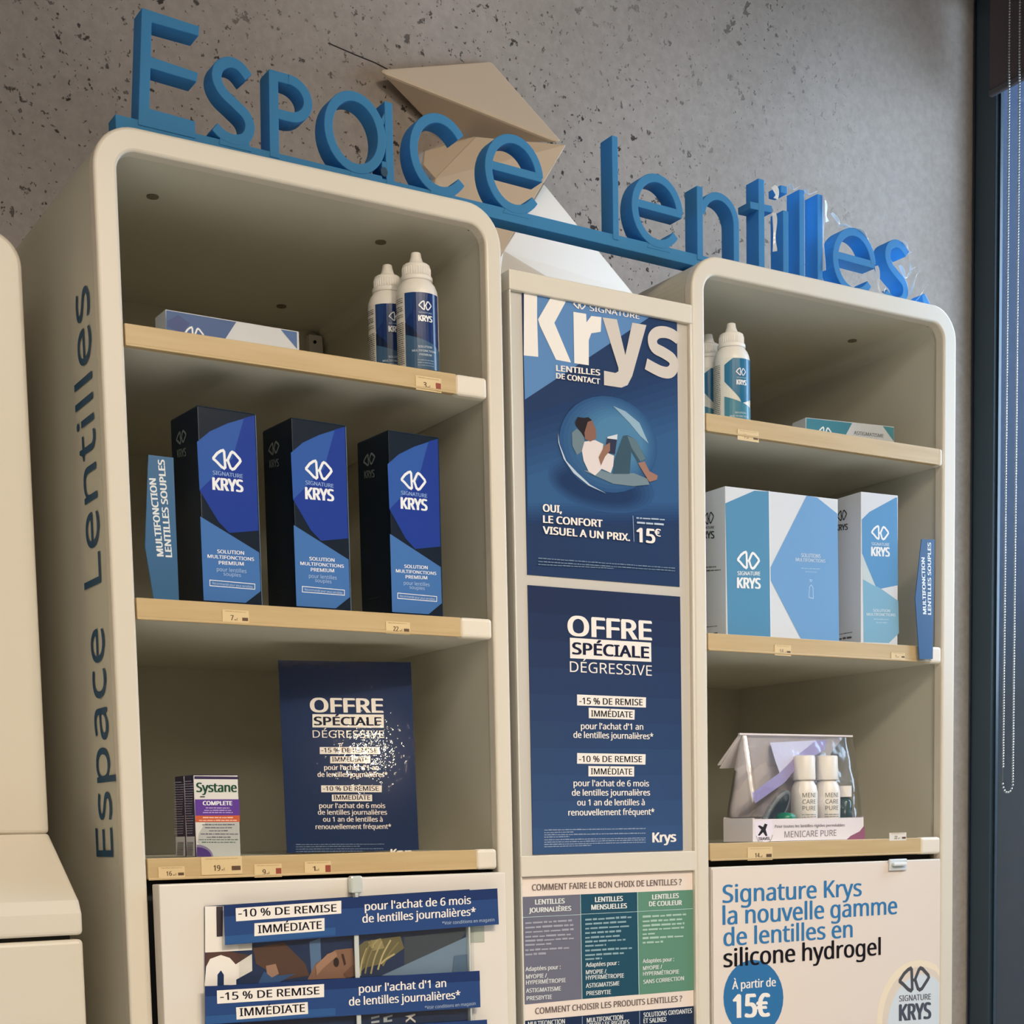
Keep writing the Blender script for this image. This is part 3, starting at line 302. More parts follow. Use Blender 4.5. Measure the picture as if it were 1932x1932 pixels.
'flat_box_teal':[('P',94,1,[(0.7,37.8),(69.1,37.5),(57.6,19.1),(0.6,20.4)]),('P',95,1,[(115.7,37.6),(132.7,37.1),(133.0,20.0)]),('G',69,3,28.3,20.7,21.6,18.1),('T',96,3,'ASTIGMATISME',71.7,23.7,117.0,23.4,4.3,1)],
'eye_drop_box':[('P',97,1,[(1.0,77.5),(45.7,77.0),(45.8,74.5),(0.8,74.8)]),('P',98,1,[(10.4,33.0),(44.8,32.5),(44.5,-0.9),(16.6,-0.1),(1.3,13.5),(3.3,22.5)]),('P',99,1,[(0.5,55.2),(45.9,55.0),(45.7,39.2),(0.3,39.4)]),('P',100,1,[(0.3,39.6),(45.7,39.3),(45.6,33.0),(0.2,33.4)]),('T',101,3,'Systane',2.7,62.4,43.2,62.2,8.8,3),('T',69,3,'COMPLETE',8.5,49.7,37.9,49.4,3.8,2),('L',102,2,11.2,46.5,35.5,46.2,1.4),('L',102,2,9.4,44.2,37.2,43.9,1.4),('L',102,2,8.0,42.0,38.5,41.7,1.4),('L',103,2,7.8,37.1,38.6,36.7,1.4),('L',103,2,3.8,34.5,42.4,34.0,1.4),('L',104,2,6.9,30.4,40.0,29.9,1.3),('L',104,2,9.6,27.4,37.1,27.0,1.3),('L',104,2,13.6,24.4,32.7,24.1,1.3),('L',104,2,4.9,21.4,43.1,20.7,1.3),('L',104,2,10.9,18.2,35.6,17.7,1.3),('L',105,2,3.0,16.0,42.8,15.2,1.3),('L',105,2,5.7,13.4,40.2,12.7,1.3),('L',106,2,5.9,57.2,11.3,57.2,1.6),('P',107,2,[(0.6,11.4),(0.6,11.7),(3.7,11.4),(6.7,10.7),(9.4,9.6),(11.8,8.1),(13.8,6.3),(15.4,4.2),(16.4,2.0),(16.8,-0.3),(0.2,0.3)]),('P',108,2,[(0.5,8.8),(0.5,9.3),(3.3,9.0),(6.0,8.5),(8.4,7.5),(10.6,6.3),(12.4,4.9),(13.8,3.2),(14.7,1.4),(15.1,-0.5),(0.2,0.3)])],
'eye_drop_box_side':[('L',109,2,-1.4,72.9,20.4,72.5,1.1),('L',109,2,-1.7,70.5,25.7,69.9,1.1),('L',109,2,-2.0,68.2,25.0,67.6,1.1),('L',109,2,-2.3,65.8,24.3,65.2,1.1),('L',109,2,-2.5,63.4,23.6,62.9,1.1),('L',109,2,-2.8,61.0,22.8,60.5,1.1),('L',109,2,-3.1,58.6,22.1,58.2,1.1),('L',109,2,-3.4,56.2,21.4,55.8,1.1),('L',109,2,-3.7,53.8,20.6,53.4,1.1),('L',109,2,-4.0,51.4,19.9,51.1,1.1),('L',109,2,-4.2,48.9,19.2,48.7,1.1),('L',109,2,-4.5,46.5,18.4,46.3,1.1),('L',109,2,-4.8,44.1,17.7,44.0,1.1),('L',109,2,-5.1,41.7,17.0,41.6,1.1),('L',109,2,-5.4,39.3,22.4,39.1,1.1),('L',109,2,-5.7,36.9,21.7,36.8,1.1),('L',109,2,-5.9,34.5,20.9,34.4,1.1),('L',109,2,-6.2,32.1,20.2,32.0,1.1),('L',109,2,-6.5,29.6,19.5,29.6,1.1),('L',109,2,-6.8,27.2,18.7,27.3,1.1),('L',109,2,-7.1,24.8,18.0,24.9,1.1),('L',109,2,-7.4,22.4,17.2,22.5,1.1),('P',110,1,[(-4.5,19.5),(22.8,19.6),(21.6,0.3),(-5.2,0.1)]),('P',111,2,[(0.4,14.1),(18.3,14.1),(18.2,13.5),(0.3,13.6)]),('P',111,2,[(0.2,13.0),(18.2,13.0),(18.1,12.4),(0.2,12.5)]),('P',111,2,[(0.1,11.9),(18.0,11.8),(18.0,11.3),(0.0,11.3)]),('P',111,2,[(-0.0,10.7),(17.9,10.7),(17.8,10.2),(-0.1,10.2)]),('P',111,2,[(-0.2,9.6),(17.8,9.6),(17.7,9.1),(-0.2,9.1)]),('P',111,2,[(-0.3,8.5),(17.7,8.5),(17.6,8.0),(-0.4,7.9)]),('P',111,2,[(-0.4,7.3),(17.5,7.4),(17.5,6.8),(-0.5,6.8)]),('P',111,2,[(-0.6,6.2),(17.4,6.3),(17.3,5.7),(-0.6,5.7)]),('P',111,2,[(-0.7,5.1),(17.3,5.1),(17.2,4.6),(-0.7,4.5)]),('P',111,2,[(-0.8,4.0),(17.1,4.0),(17.1,3.5),(-0.9,3.4)]),('P',111,2,[(-0.9,2.8),(17.0,2.9),(17.0,2.4),(-1.0,2.3)]),('P',111,2,[(-1.1,1.7),(16.9,1.8),(16.8,1.2),(-1.1,1.2)])],
'banner':[('P',112,0,[(-5.7,62.6),(293.5,67.9),(294.5,30.3),(-5.6,25.3)]),('P',113,1,[(-5.7,62.6),(293.5,67.9),(293.7,57.2),(-5.7,52.3)]),('P',114,1,[(-5.7,33.7),(108.2,36.4),(108.4,28.7),(-5.6,25.6)]),('P',9,2,[(6.0,59.6),(115.4,62.3),(115.0,49.7),(5.9,47.1)]),('T',115,3,'-10 % DE REMISE',8.6,51.1,109.8,51.9,7.2,1),('P',9,2,[(24.2,44.4),(96.9,46.1),(96.5,33.7),(23.7,32.1)]),('T',115,3,'IMMÉDIATE',27.8,34.7,93.4,35.8,7.6,1),('T',9,3,"pour l'achat de 6 mois",140.8,51.5,261.2,53.2,8.0,1),('T',9,3,'de lentilles journalières*',137.8,39.5,266.7,41.1,8.1,1),('T',116,3,'*Voir conditions en magasin',227.1,33.2,289.1,33.9,3.3,0)],
'banner2':[('P',112,0,[(-27.1,-12.6),(270.0,-16.7),(270.2,-54.9),(-28.0,-48.6)]),('P',113,1,[(-27.1,-12.6),(270.0,-16.7),(270.2,-27.1),(-27.3,-21.9)]),('P',114,1,[(-27.9,-40.5),(105.5,-42.7),(105.3,-50.2),(-28.0,-48.2)]),('P',9,2,[(-15.7,-17.1),(94.3,-18.5),(93.9,-31.3),(-15.8,-29.7)]),('T',115,3,'-15 % DE REMISE',-12.5,-26.7,88.7,-28.0,7.3,1),('P',9,2,[(2.7,-34.5),(76.3,-34.9),(76.4,-46.5),(2.8,-46.2)]),('T',115,3,'IMMÉDIATE',6.3,-43.3,72.9,-44.1,7.6,1),('T',9,3,"pour l'achat d'1 an",131.7,-29.9,229.9,-30.7,8.0,1),('T',9,3,'de lentilles journalières*',120.5,-41.9,246.2,-43.9,8.1,1),('T',116,3,'*Voir conditions en magasin',204.6,-51.9,264.3,-52.0,3.3,0)],
'banner3':[('P',117,0,[(-21.3,-60.8),(277.7,-68.4),(278.1,-106.5),(-21.8,-96.5)])],
'advert':[('P',118,0,[(-1.7,262.5),(284.6,267.9),(282.6,32.5),(-8.7,65.5)]),('P',9,2,[(-1.5,262.3),(45.0,261.1),(43.8,218.5),(-3.1,218.8)]),('P',119,3,[(9.5,261.6),(16.2,261.7),(14.6,233.3),(8.8,233.1)]),('P',120,1,[(-3.1,218.4),(20.0,219.0),(43.6,212.9),(31.2,202.3),(-3.1,204.4)]),('P',9,2,[(-4.9,187.2),(-2.7,205.3),(1.5,212.5),(12.3,215.6),(21.1,212.3),(26.7,205.8),(43.5,214.8),(43.2,198.6),(26.7,191.2),(26.5,186.0),(14.1,186.9),(14.5,196.7),(11.8,201.1),(8.2,197.1),(7.7,186.6)]),('P',121,1,[(44.9,220.4),(76.5,224.4),(98.4,201.9),(102.2,190.0),(75.2,187.9),(47.3,205.0)]),('P',122,2,[(48.6,185.9),(55.1,196.9),(71.2,192.1),(87.7,192.9),(66.8,184.3)]),('P',123,2,[(57.3,202.5),(67.5,203.8),(70.3,194.0),(63.0,190.7),(58.1,194.8)]),('P',124,2,[(100.0,186.3),(108.9,201.2),(130.4,213.6),(149.7,214.5),(152.1,186.7),(142.3,185.0)]),('P',125,3,[(134.1,201.3),(134.0,200.3),(133.8,199.5),(133.5,198.7),(133.1,198.0),(132.6,197.4),(132.1,197.0),(131.5,196.8),(130.9,196.7),(130.3,196.9),(129.8,197.2),(129.3,197.6),(128.9,198.2),(128.5,199.0),(128.3,199.8),(128.1,200.7),(128.1,201.6),(128.2,202.5),(128.4,203.4),(128.7,204.2),(129.1,204.9),(129.6,205.4),(130.1,205.8),(130.7,206.1),(131.2,206.1),(131.8,206.0),(132.4,205.7),(132.9,205.2),(133.3,204.6),(133.6,203.9),(133.9,203.1),(134.0,202.2)]),('P',126,3,[(136.7,209.3),(139.2,209.2),(141.7,199.2),(139.5,197.4)]),('P',127,2,[(153.0,214.3),(162.9,220.6),(202.7,223.5),(206.8,211.2),(181.9,196.7),(162.1,194.0),(153.2,186.7)]),('P',128,3,[(166.2,219.5),(180.5,222.7),(184.6,212.5),(171.3,210.3)]),('P',129,1,[(207.1,222.2),(281.1,225.5),(263.8,208.0),(206.3,193.2)]),('R',130,3,1.78,0,[(156.4,186.4),(158.9,200.1),(164.9,213.6)]),('R',131,3,1.78,0,[(161.9,188.1),(166.1,202.7),(173.7,217.1)]),('R',132,3,1.78,0,[(168.4,187.6),(173.2,203.7),(181.5,219.6)]),('R',130,3,1.79,0,[(176.2,191.1),(182.1,205.7),(191.5,220.1)]),('R',131,3,1.79,0,[(181.8,194.7),(189.3,206.3),(200.3,217.6)]),('R',132,3,1.78,0,[(171.4,213.2),(172.5,217.1),(177.1,220.9)]),('R',130,3,1.79,0,[(179.7,196.9),(185.8,201.5),(195.5,205.9)]),('R',131,3,1.78,0,[(160.0,198.1),(163.6,209.7),(170.6,221.2)]),('P',133,3,[(108.8,199.3),(121.8,210.2),(130.4,212.6),(132.4,207.6),(117.1,196.8),(109.5,189.5)]),('P',134,3,[(138.2,189.6),(149.2,198.7),(152.1,186.7),(142.3,185.0)]),('P',135,2,[(180.4,184.9),(280.9,219.4),(280.8,180.3)]),('P',136,3,[(263.6,199.9),(282.3,200.8),(282.3,180.2),(260.7,181.6)]),('P',137,1,[(103.3,222.9),(115.0,226.1),(115.2,200.9),(104.3,191.8)]),('P',9,2,[(205.4,141.9),(217.3,143.6),(217.3,142.0),(212.4,140.2),(217.5,136.1),(217.0,134.0),(211.2,138.7),(206.4,135.4),(206.1,137.6),(210.4,139.9)]),('P',138,2,[(167.3,143.9),(176.6,145.0),(176.8,143.1),(167.5,141.7)]),('P',138,2,[(167.4,139.6),(176.5,140.0),(176.4,137.8),(167.4,137.5)]),('P',138,2,[(181.0,142.8),(191.3,144.6),(191.2,142.8),(185.3,141.9),(185.2,139.2),(190.8,139.9),(190.7,137.7),(181.1,137.5)])],
'gamme':[('T',139,3,'Signature Krys',15.6,288.8,233.4,288.4,20.6,1),('T',139,3,'la nouvelle gamme',15.4,263.1,293.9,263.4,21.2,1),('T',139,3,'de lentilles en',16.4,238.1,218.3,238.0,20.6,1),('T',140,4,'silicone hydrogel',16.2,213.3,265.7,213.3,21.0,1),('P',141,2,[(106.8,170.9),(105.9,162.1),(103.2,153.7),(98.8,146.1),(92.9,139.7),(85.8,134.6),(77.7,131.1),(69.0,129.2),(60.0,129.1),(51.1,130.8),(42.5,134.1),(34.7,138.9),(27.9,145.0),(22.4,152.3),(18.3,160.3),(15.8,168.9),(15.1,177.7),(16.0,186.3),(18.6,194.4),(22.8,201.9),(28.5,208.2),(35.4,213.4),(43.2,217.0),(51.8,219.0),(60.7,219.4),(69.6,217.9),(78.3,214.8),(86.3,210.2),(93.3,204.1),(99.1,196.8),(103.3,188.7),(106.0,179.9)]),('T',9,4,'À partir de',28.4,186.5,94.7,185.8,9.9,1),('T',9,4,'15€',30.7,152.9,84.2,150.7,26.9,2),('P',142,1,[(369.8,115.4),(369.8,99.3),(369.8,84.2),(369.8,70.5),(369.8,58.9),(369.8,49.8),(365.1,43.6),(350.6,40.4),(335.5,40.4),(320.6,43.5),(306.3,49.5),(293.2,58.3),(281.8,69.5),(272.6,82.5),(265.7,97.0),(261.4,112.3),(260.0,127.9),(261.4,143.3),(265.5,157.9),(272.3,171.1),(281.5,182.5),(292.7,191.7),(305.7,198.2),(319.8,201.9),(334.6,202.6),(349.6,200.1),(364.1,194.6),(369.8,186.3),(369.8,175.3),(369.8,162.2),(369.8,147.5),(369.8,131.6)]),('P',143,2,[(369.8,113.7),(369.8,98.8),(369.8,84.8),(369.8,72.2),(369.8,61.4),(369.8,53.0),(363.6,47.1),(350.5,44.1),(337.1,44.0),(323.7,46.9),(310.9,52.4),(299.1,60.5),(288.9,70.8),(280.5,82.9),(274.3,96.3),(270.5,110.5),(269.2,125.0),(270.5,139.2),(274.2,152.8),(280.3,165.1),(288.5,175.7),(298.6,184.2),(310.2,190.2),(322.9,193.7),(336.2,194.3),(349.6,192.0),(362.6,186.9),(369.8,179.1),(369.8,169.0),(369.8,156.9),(369.8,143.3),(369.8,128.7)]),('P',144,3,[(369.8,104.7),(369.8,90.1),(369.8,76.3),(369.8,63.8),(369.8,53.1),(369.8,44.8),(364.7,39.0),(352.7,35.9),(340.2,35.8),(327.8,38.5),(315.9,44.0),(305.1,51.9),(295.6,62.0),(287.8,73.9),(282.1,87.1),(278.5,101.1),(277.3,115.5),(278.5,129.6),(281.9,143.0),(287.6,155.1),(295.2,165.6),(304.6,174.0),(315.3,180.0),(327.0,183.4),(339.3,184.0),(351.7,181.8),(363.8,176.8),(369.8,169.2),(369.8,159.2),(369.8,147.3),(369.8,133.9),(369.8,119.5)]),('G',145,5,325.0,178.3,55.3,33.3),('T',146,5,'SIGNATURE',298.3,152.0,354.1,150.6,7.4,1),('T',147,5,'KRYS',299.3,127.4,353.7,126.1,20.5,2)],
'kit_front':[('T',148,3,'Pour toutes les lentilles rigides perméables',63.4,16.3,176.9,16.2,3.3,1),('T',149,3,'MENICARE PURE',78.6,4.1,163.0,4.7,7.6,0),('T',150,3,'+',118.1,-3.1,123.9,-3.0,3.2,0),('P',151,1,[(174.7,-3.7),(187.3,4.2),(202.1,9.5),(210.4,17.0),(211.9,-4.5)]),('R',152,2,0.74,0,[(33.8,7.1),(39.2,-1.4),(47.4,-2.6),(55.7,0.4),(59.9,7.7)]),('T',153,3,'TRAVEL',37.1,1.3,55.7,1.9,3.6,2),('P',154,2,[(47.5,21.6),(51.7,20.5),(48.9,14.2),(51.6,6.8),(48.8,6.3),(44.7,11.1),(39.2,7.0),(36.5,7.6),(42.0,14.3),(36.6,18.6),(39.3,19.6),(44.8,17.5)]),('P',155,1,[(31.2,24.0),(58.6,26.8),(60.6,11.9),(50.1,-1.6),(33.7,2.9)])],
}
TAGS= [('3', 0.3184, 0.3475, 2.0206, 2.0346, 1), ('7', 0.105, 0.1316, 1.779, 1.7915, 0), ('22', 0.2774, 0.3046, 1.7774, 1.7895, 0), ('16', 0.0324, 0.0581, 1.5391, 1.55, 0), ('19', 0.0745, 0.1155, 1.541, 1.5582, 0), ('9', 0.1278, 0.1564, 1.5369, 1.5498, 1), ('1', 0.1806, 0.2091, 1.5389, 1.5509, 1), ('7', 0.7321, 0.7634, 2.0173, 2.0292, 0), ('18', 0.7858, 0.8111, 1.7765, 1.7888, 0), ('9', 0.9736, 0.9972, 1.7802, 1.788, 0), ('14', 0.7431, 0.7811, 1.5367, 1.5523, 0), ('22', 0.9716, 1.0009, 1.5553, 1.5652, 0)]
# ================================================================== the setting
YW = .43; XW = 1.575; CEIL = 3.0
def concrete():
    m = bpy.data.materials.new('bare_concrete'); m.use_nodes = True; t = m.node_tree; b = t.nodes['Principled BSDF']
    N = lambda ty, **k: (lambda n: ([setattr(n, a, v) for a, v in k.items()], n)[1])(t.nodes.new(ty))
    tc = N('ShaderNodeTexCoord'); sx = N('ShaderNodeSeparateXYZ'); t.links.new(tc.outputs['Object'], sx.inputs[0])
    def noise(s, d=5, ro=.55):
        n = N('ShaderNodeTexNoise'); n.inputs['Scale'].default_value = s; n.inputs['Detail'].default_value = d; n.inputs['Roughness'].default_value = ro
        t.links.new(tc.outputs['Object'], n.inputs['Vector']); return n.outputs['Fac']
    def ramp(src, stops):
        r = N('ShaderNodeValToRGB'); e = r.color_ramp.elements
        while len(e) < len(stops): e.new(.5)
        for x, (p, c) in zip(e, stops): x.position = p; x.color = (*c, 1) if len(c) == 3 else c
        t.links.new(src, r.inputs[0]); return r.outputs[0]
    def math_(op, a, b_):
        n = N('ShaderNodeMath', operation=op)
        for i, v in enumerate((a, b_)):
            if isinstance(v, (int, float)): n.inputs[i].default_value = v
            else: t.links.new(v, n.inputs[i])
        return n.outputs[0]
    base = ramp(noise(2.6, 6), [(.3, lin((150, 137, 126))), (.7, lin((170, 158, 148)))])
    g = ramp(noise(90, 4, .7), [(.35, (.90,)*3), (.65, (1.05,)*3)])
    mul = N('ShaderNodeMix', data_type='RGBA', blend_type='MULTIPLY'); mul.inputs[0].default_value = 1
    t.links.new(base, mul.inputs[6]); t.links.new(g, mul.inputs[7])
    # pits: small cavities gathered in patches, none on the smoothed plaster to the right
    pit = ramp(noise(62, 3, .62), [(.322, (1, 1, 1)), (.362, (0, 0, 0))])
    pit2 = ramp(noise(140, 2, .6), [(.305, (1, 1, 1)), (.345, (0, 0, 0))])
    patch = ramp(noise(3.4, 3), [(.32, (.25,)*3), (.52, (1, 1, 1))])
    side = ramp(math_('DIVIDE', sx.outputs[0], 1.7), [(.62, (1, 1, 1)), (.80, (0, 0, 0))])
    pm = math_('MULTIPLY', math_('MULTIPLY', math_('MAXIMUM', pit, math_('MULTIPLY', pit2, .8)), patch), side)
    mx = N('ShaderNodeMix', data_type='RGBA'); t.links.new(pm, mx.inputs[0]); t.links.new(mul.outputs[2], mx.inputs[6]); mx.inputs[7].default_value = (*lin((62, 54, 48)), 1)
    t.links.new(mx.outputs[2], b.inputs['Base Color']); b.inputs['Roughness'].default_value = .85; b.inputs['Specular IOR Level'].default_value = .25
    bp = N('ShaderNodeBump'); bp.inputs['Strength'].default_value = .5; bp.inputs['Distance'].default_value = .004
    hh = math_('SUBTRACT', math_('MULTIPLY', noise(60, 4), .25), pm); t.links.new(hh, bp.inputs['Height']); t.links.new(bp.outputs[0], b.inputs['Normal'])
    return m
struct(obj('wall_back', bx(-2.6, XW+.012, YW, YW+.15, 0, CEIL), concrete()))
PLAS = mat('pale_plaster', (150, 142, 132), .8, .2)
jt = bmesh.new(); tube(jt, [(.4365, YW-.0002, 2.5555), (.4745, YW-.0002, 2.5500), (.500, YW-.0002, 2.5470), (.5185, YW-.0002, 2.5430)], .0008, 6); struct(obj('wall_crack_1', jt, mat('crack_dark', (52, 46, 42), .9)))  # dark crack along a formwork line in the concrete
struct(obj('floor', bx(-2.6, XW+.15, -5.2, YW+.15, -.1, 0), noisy('pale_floor', (210, 200, 186), (218, 209, 196), 3, .4)))
struct(obj('ceiling', bx(-2.6, XW+.15, -5.2, YW+.15, CEIL, CEIL+.1), PLAS))
struct(obj('wall_left', bx(-2.6, -2.5, -5.2, YW, 0, CEIL), PLAS))
struct(obj('wall_front', bx(-2.5, XW, -5.2, -5.1, 0, CEIL), PLAS))
# right wall: the window band runs from the back corner forward
struct(obj('wall_right', bx(XW, XW+.15, -5.1, -1.6, 0, CEIL), PLAS))
win = struct(empty('window_1', (XW, -.6, 0)))
def wpart(name, bm, m, bevel=.002): return obj(name, bm, m, win, bevel=bevel)
fr = bmesh.new(); box(fr, 0, .012, .9805, 1.0295, 0, CEIL); wpart('jamb', fr, ANTH)
bd = bmesh.new(); box(bd, -.004, 0, 1.0225, 1.0255, 0, CEIL); wpart('jamb_bead', bd, mat('dark_seal', (20, 22, 36), .4))
wpart('glazing_bead', bx(.006, .012, .976, .9805, .35, 2.86), ANTH, 0)
wpart('front_jamb', bx(-.01, .07, -1.0, -.93, 0, CEIL), ANTH)
wpart('sill', bx(-.01, .07, -.93, .9805, 0, .35), ANTH)
wpart('head', bx(-.01, .07, -.93, .9805, 2.86, CEIL), ANTH)
wpart('glass', bx(.006, .010, -.93, .9800, .35, 2.86), clear('window_glass', (.86, .92, .98), .1, .01), 0)
# ================================================================== display cabinets
ZT = 2.2147; ZTI = 2.1935; DEP = .418
SH = [(2.0418, 2.0218), (1.7977, 1.7778), (1.5581, 1.5376)]
def arch(x0, x1, zt, r, zb, n=10):
    return [(x0, zb)] + [(x0+r-r*math.cos(R(90*i/n)), zt-r+r*math.sin(R(90*i/n))) for i in range(n+1)] + [(x1-r+r*math.sin(R(90*i/n)), zt-r+r*math.cos(R(90*i/n))) for i in range(n+1)] + [(x1, zb)]
def shell(bm, xo0, xo1, zo, ro, xi0, xi1, zi, ri, y0, y1, zb=.0):
    A = arch(xo0, xo1, zo, ro, zb); B = arch(xi0, xi1, zi, ri, zb)
    V = [[bm.verts.new((x, y, z)) for x, z in S] for S in (A, B) for y in (y0, y1)]
    for i in range(len(A)-1):
        for a, b in ((0, 2), (3, 1), (1, 0), (2, 3)): bm.faces.new((V[a][i], V[a][i+1], V[b][i+1], V[b][i]))
    for i in (0, len(A)-1): bm.faces.new((V[0][i], V[1][i], V[3][i], V[2][i]))
def cabinet(X0, X1, XI0, XI1, label, ZB, capx, rail0):
    root = tag(empty('display_cabinet', (X0, 0, 0)), label, 'cabinet', 'cream display cabinets either side of the poster board')
    w = X1-X0; i0 = XI0-X0; i1 = XI1-X0
    bm = bmesh.new(); shell(bm, 0, w, ZT, .040, i0, i1, ZTI, .019, 0, .0155); obj('front_frame', bm, CREAM, root, bevel=.0028, seg=3)
    bm = bmesh.new(); shell(bm, .0006, w-.0006, ZT-.0006, .040, i0-.0035, i1+.0035, ZTI+.0035, .019, .0155, DEP); obj('carcass', bm, LINER, root)
    obj('back_panel', bx(i0-.0035, i1+.0035, .408, DEP-.001, .9, ZTI+.0034), LINER, root)
    for n, (zt, zb) in enumerate(SH):
        s = obj('shelf', bx(i0-.0032, i1+.0032, .010, .4078, zb+.0012, zt-.0012), LINER, root, bevel=.0008)
        r0 = i0+.001+rail0[n]
        rb = bmesh.new(); box(rb, r0, capx[n]-X0, .0, .010, zb+.001, zt); box(rb, r0, capx[n]-X0, -.0012, .0, zb, zb+.0024)
        obj('price_rail', rb, BEIGE, s, bevel=.0008)
        obj('end_cap', bx(capx[n]-X0, i1-.002, -.0008, .0125, zb-.0006, zt+.0004), CAPW, s, bevel=.0035, seg=3)
    return root
cabL = cabinet(0, .4224, .0216, .4035, 'Cream open display cabinet with dark blue cartons and lettering down its side', .9, (.3650, .3640, .3765), (.0, .0, .0))
cabR = cabinet(.6689, 1.0854, .6867, 1.0630, 'Cream open display cabinet with pale blue cartons, nearest the window', .9, (1.0550, 1.0400, 1.0265), (0, 0, 0))
for px, py in ((.0878, .0987), (.3337, .099), (.3225, .338)):
    bm = bmesh.new(); lathe(bm, [(0, 0), (.0058, 0), (.0058, .003), (0, .003)], 18); obj('screw_cover', bm, mat('olive_plug', (112, 104, 82), .6), cabL, (px, py, ZTI+.0022))
bm = bmesh.new(); lathe(bm, [(0, 0), (.0058, 0), (.0058, .003), (0, .003)], 18); obj('screw_cover', bm, mat('olive_plug', (112, 104, 82), .6), cabR, (1.0155-.6689, .113, ZTI+.0022))
for c, x in ((cabL, .3985), (cabR, 1.0585-.6689)):
    bm = bmesh.new(); lathe(bm, [(0, 0), (.003, 0), (.003, .003), (0, .003)], 12); obj('drill_hole', bm, DARK, c, (x, .021, ZTI+.0014))
# a wall hanger inside the left cabinet's top bay
hg = bmesh.new(); box(hg, .384, .402, .398, .408, 2.166, 2.19); h_ = obj('hanger_plate', hg, WHITEP, cabL, bevel=.001)
bm = bmesh.new(); lathe(bm, [(0, 0), (.002, 0), (.002, .002), (0, .002)], 12)
bmesh.ops.rotate(bm, verts=bm.verts[:], matrix=Matrix.Rotation(R(90), 3, 'X')); obj('hanger_hole', bm, DARK, h_, (.391, .3985, 2.181))
# side lettering of the left cabinet
for wd_, ua, ub in (('Espace', 0.0, 214.0), ('Lentilles', 254.0, 522.0)): art('side_lettering', [('T', (24, 74, 108), 2, wd_, ua, 0.0, ub, 0.0, 53.0, 0)], cabL, ((-.0002, .0305, 1.5600), (0, 0, 1), (0, 1, 0)), fn=lambda x, y, l: Vector((-.0004, .0305+y+(-.0015+.0 if y < 0 else 0), 1.5600+x)), rough=.5)
# lower fronts
dl = obj('lower_door', bx(.0256, .3992, -.0205, -.0008, .75, 1.5340), WHITE, cabL, bevel=.0012)
dr = obj('lower_door', bx(.6893-.6689, 1.0612-.6689, 0, .019, .75, 1.5305), WHITE, cabR, bevel=.001)
obj('plinth', bx(.0225, .4026, .0, .04, .02, .74), CREAM2, cabL); obj('lower_shadow_gap', bx(.0225, .4026, .02, .06, .75, 1.5366), DARK, cabL); obj('lower_shadow_gap', bx(.0187, .3932, .02, .06, .75, 1.5366), DARK, cabR)  # black blocks stand in for the shade behind the lower doors
# ================================================================== poster board between them
bd = tag(empty('poster_board', (.4313, 0, 0)), 'Cream upright poster board standing between the two open cabinets', 'board')
b0 = .4313
obj('backing', bx(.0, .2372, .0052, .05, .0, 2.150), mat('grey_backing', (202, 196, 186), .35), bd)
obj('top_band', bx(-.0002, .2374, 0, .052, 2.1361, 2.1565), CREAM, bd, bevel=.0012)
obj('middle_band', bx(0, .2374, 0, .0051, 1.5275, 1.5500), CREAM, bd, bevel=.001)
obj('stile', bx(.2342, .2374, .0001, .0051, 0, 2.1361), CREAM, bd, bevel=.0008)
obj('edge_strip', bx(-.0002, .0018, .0008, .0051, 0, 2.1361), CREAM2, bd, bevel=.0006)
def poster(name, key, x, z, w, h, col, label, cat, y=.0045, th=.0006, rough=.22, group=None, dz=0, dx=0):
    o = obj(name, bx(0, w, .0, th, 0, h), mat('poster_paper', col, rough)); o.location = (x, y, z); tag(o, label, cat, group)
    art('printed_face', key, o, ((dx, -.0001, dz), (1, 0, 0), (0, 0, 1)), rough=rough)
    return o
poster('contact_lens_poster', 'contact_lens_poster', .4488, 1.8475, .2022, .2885, (38, 60, 98), 'Blue contact lens poster with woman reading inside a clear bubble', 'poster', dx=-.0023)
poster('offer_poster', 'offer_poster', .449, 1.5512, .2025, .2855, (42, 62, 98), 'Large navy special offer poster on the board, under the bubble poster', 'poster')
poster('lens_choice_chart', 'lens_choice_chart', .4335, 1.2, .2315, .3268, (238, 222, 210), 'Three column lens choice chart in grey, teal and green, below the navy offer poster', 'chart', rough=.4, dz=.1)
# ================================================================== the big blue sign
SBL = foam('blue_sign_foam', (68, 140, 184), (84, 190, 255), .28)
sign = tag(empty('shop_sign', (.026, .0115, ZT)), 'Blue foam Espace lentilles letter sign standing on top of the cabinets', 'sign')
KS = .0376; TH = .023
def SF(x, y, z): return (x-.026, KS*(x-.026)+y, z)
W0 = .0092
def letter(strokes, polys=()):
    bm = bmesh.new()
    for i, s in enumerate(strokes):
        pts, cl = (s[0], s[1]); w = s[2] if len(s) > 2 else W0; e = .0002*i
        ribbon(bm, [Vector(p) for p in pts], w, e, TH-e, cl, SF)
    for i, p in enumerate(polys): e = .0002*(len(strokes)+i); prism(bm, p, e, TH-e, 0, SF)
    return obj('letter', bm, SBL, sign, bevel=.0007, seg=2, bang=50)
ZR = .0145
bm = bmesh.new(); prism(bm, [(.026, .0006), (1.075, .0006), (1.102, .0006), (1.098, .017), (1.083, .034), (1.077, .030), (1.083, .0145), (.026, .0130)], (.0009), TH-.0009, 0, SF); obj('base_rail', bm, SBL, sign, bevel=.0006)
FB = .008  # letters root inside the rail
letter([], [[(.0548, .1112), (.1098, .1090), (.1089, .1004), (.0637, .1006), (.0618, .0706), (.1068, .0674), (.1052, .0590), (.0609, .0604), (.0583, .0247), (.102, .0235), (.1022, FB), (.0469, FB)]])
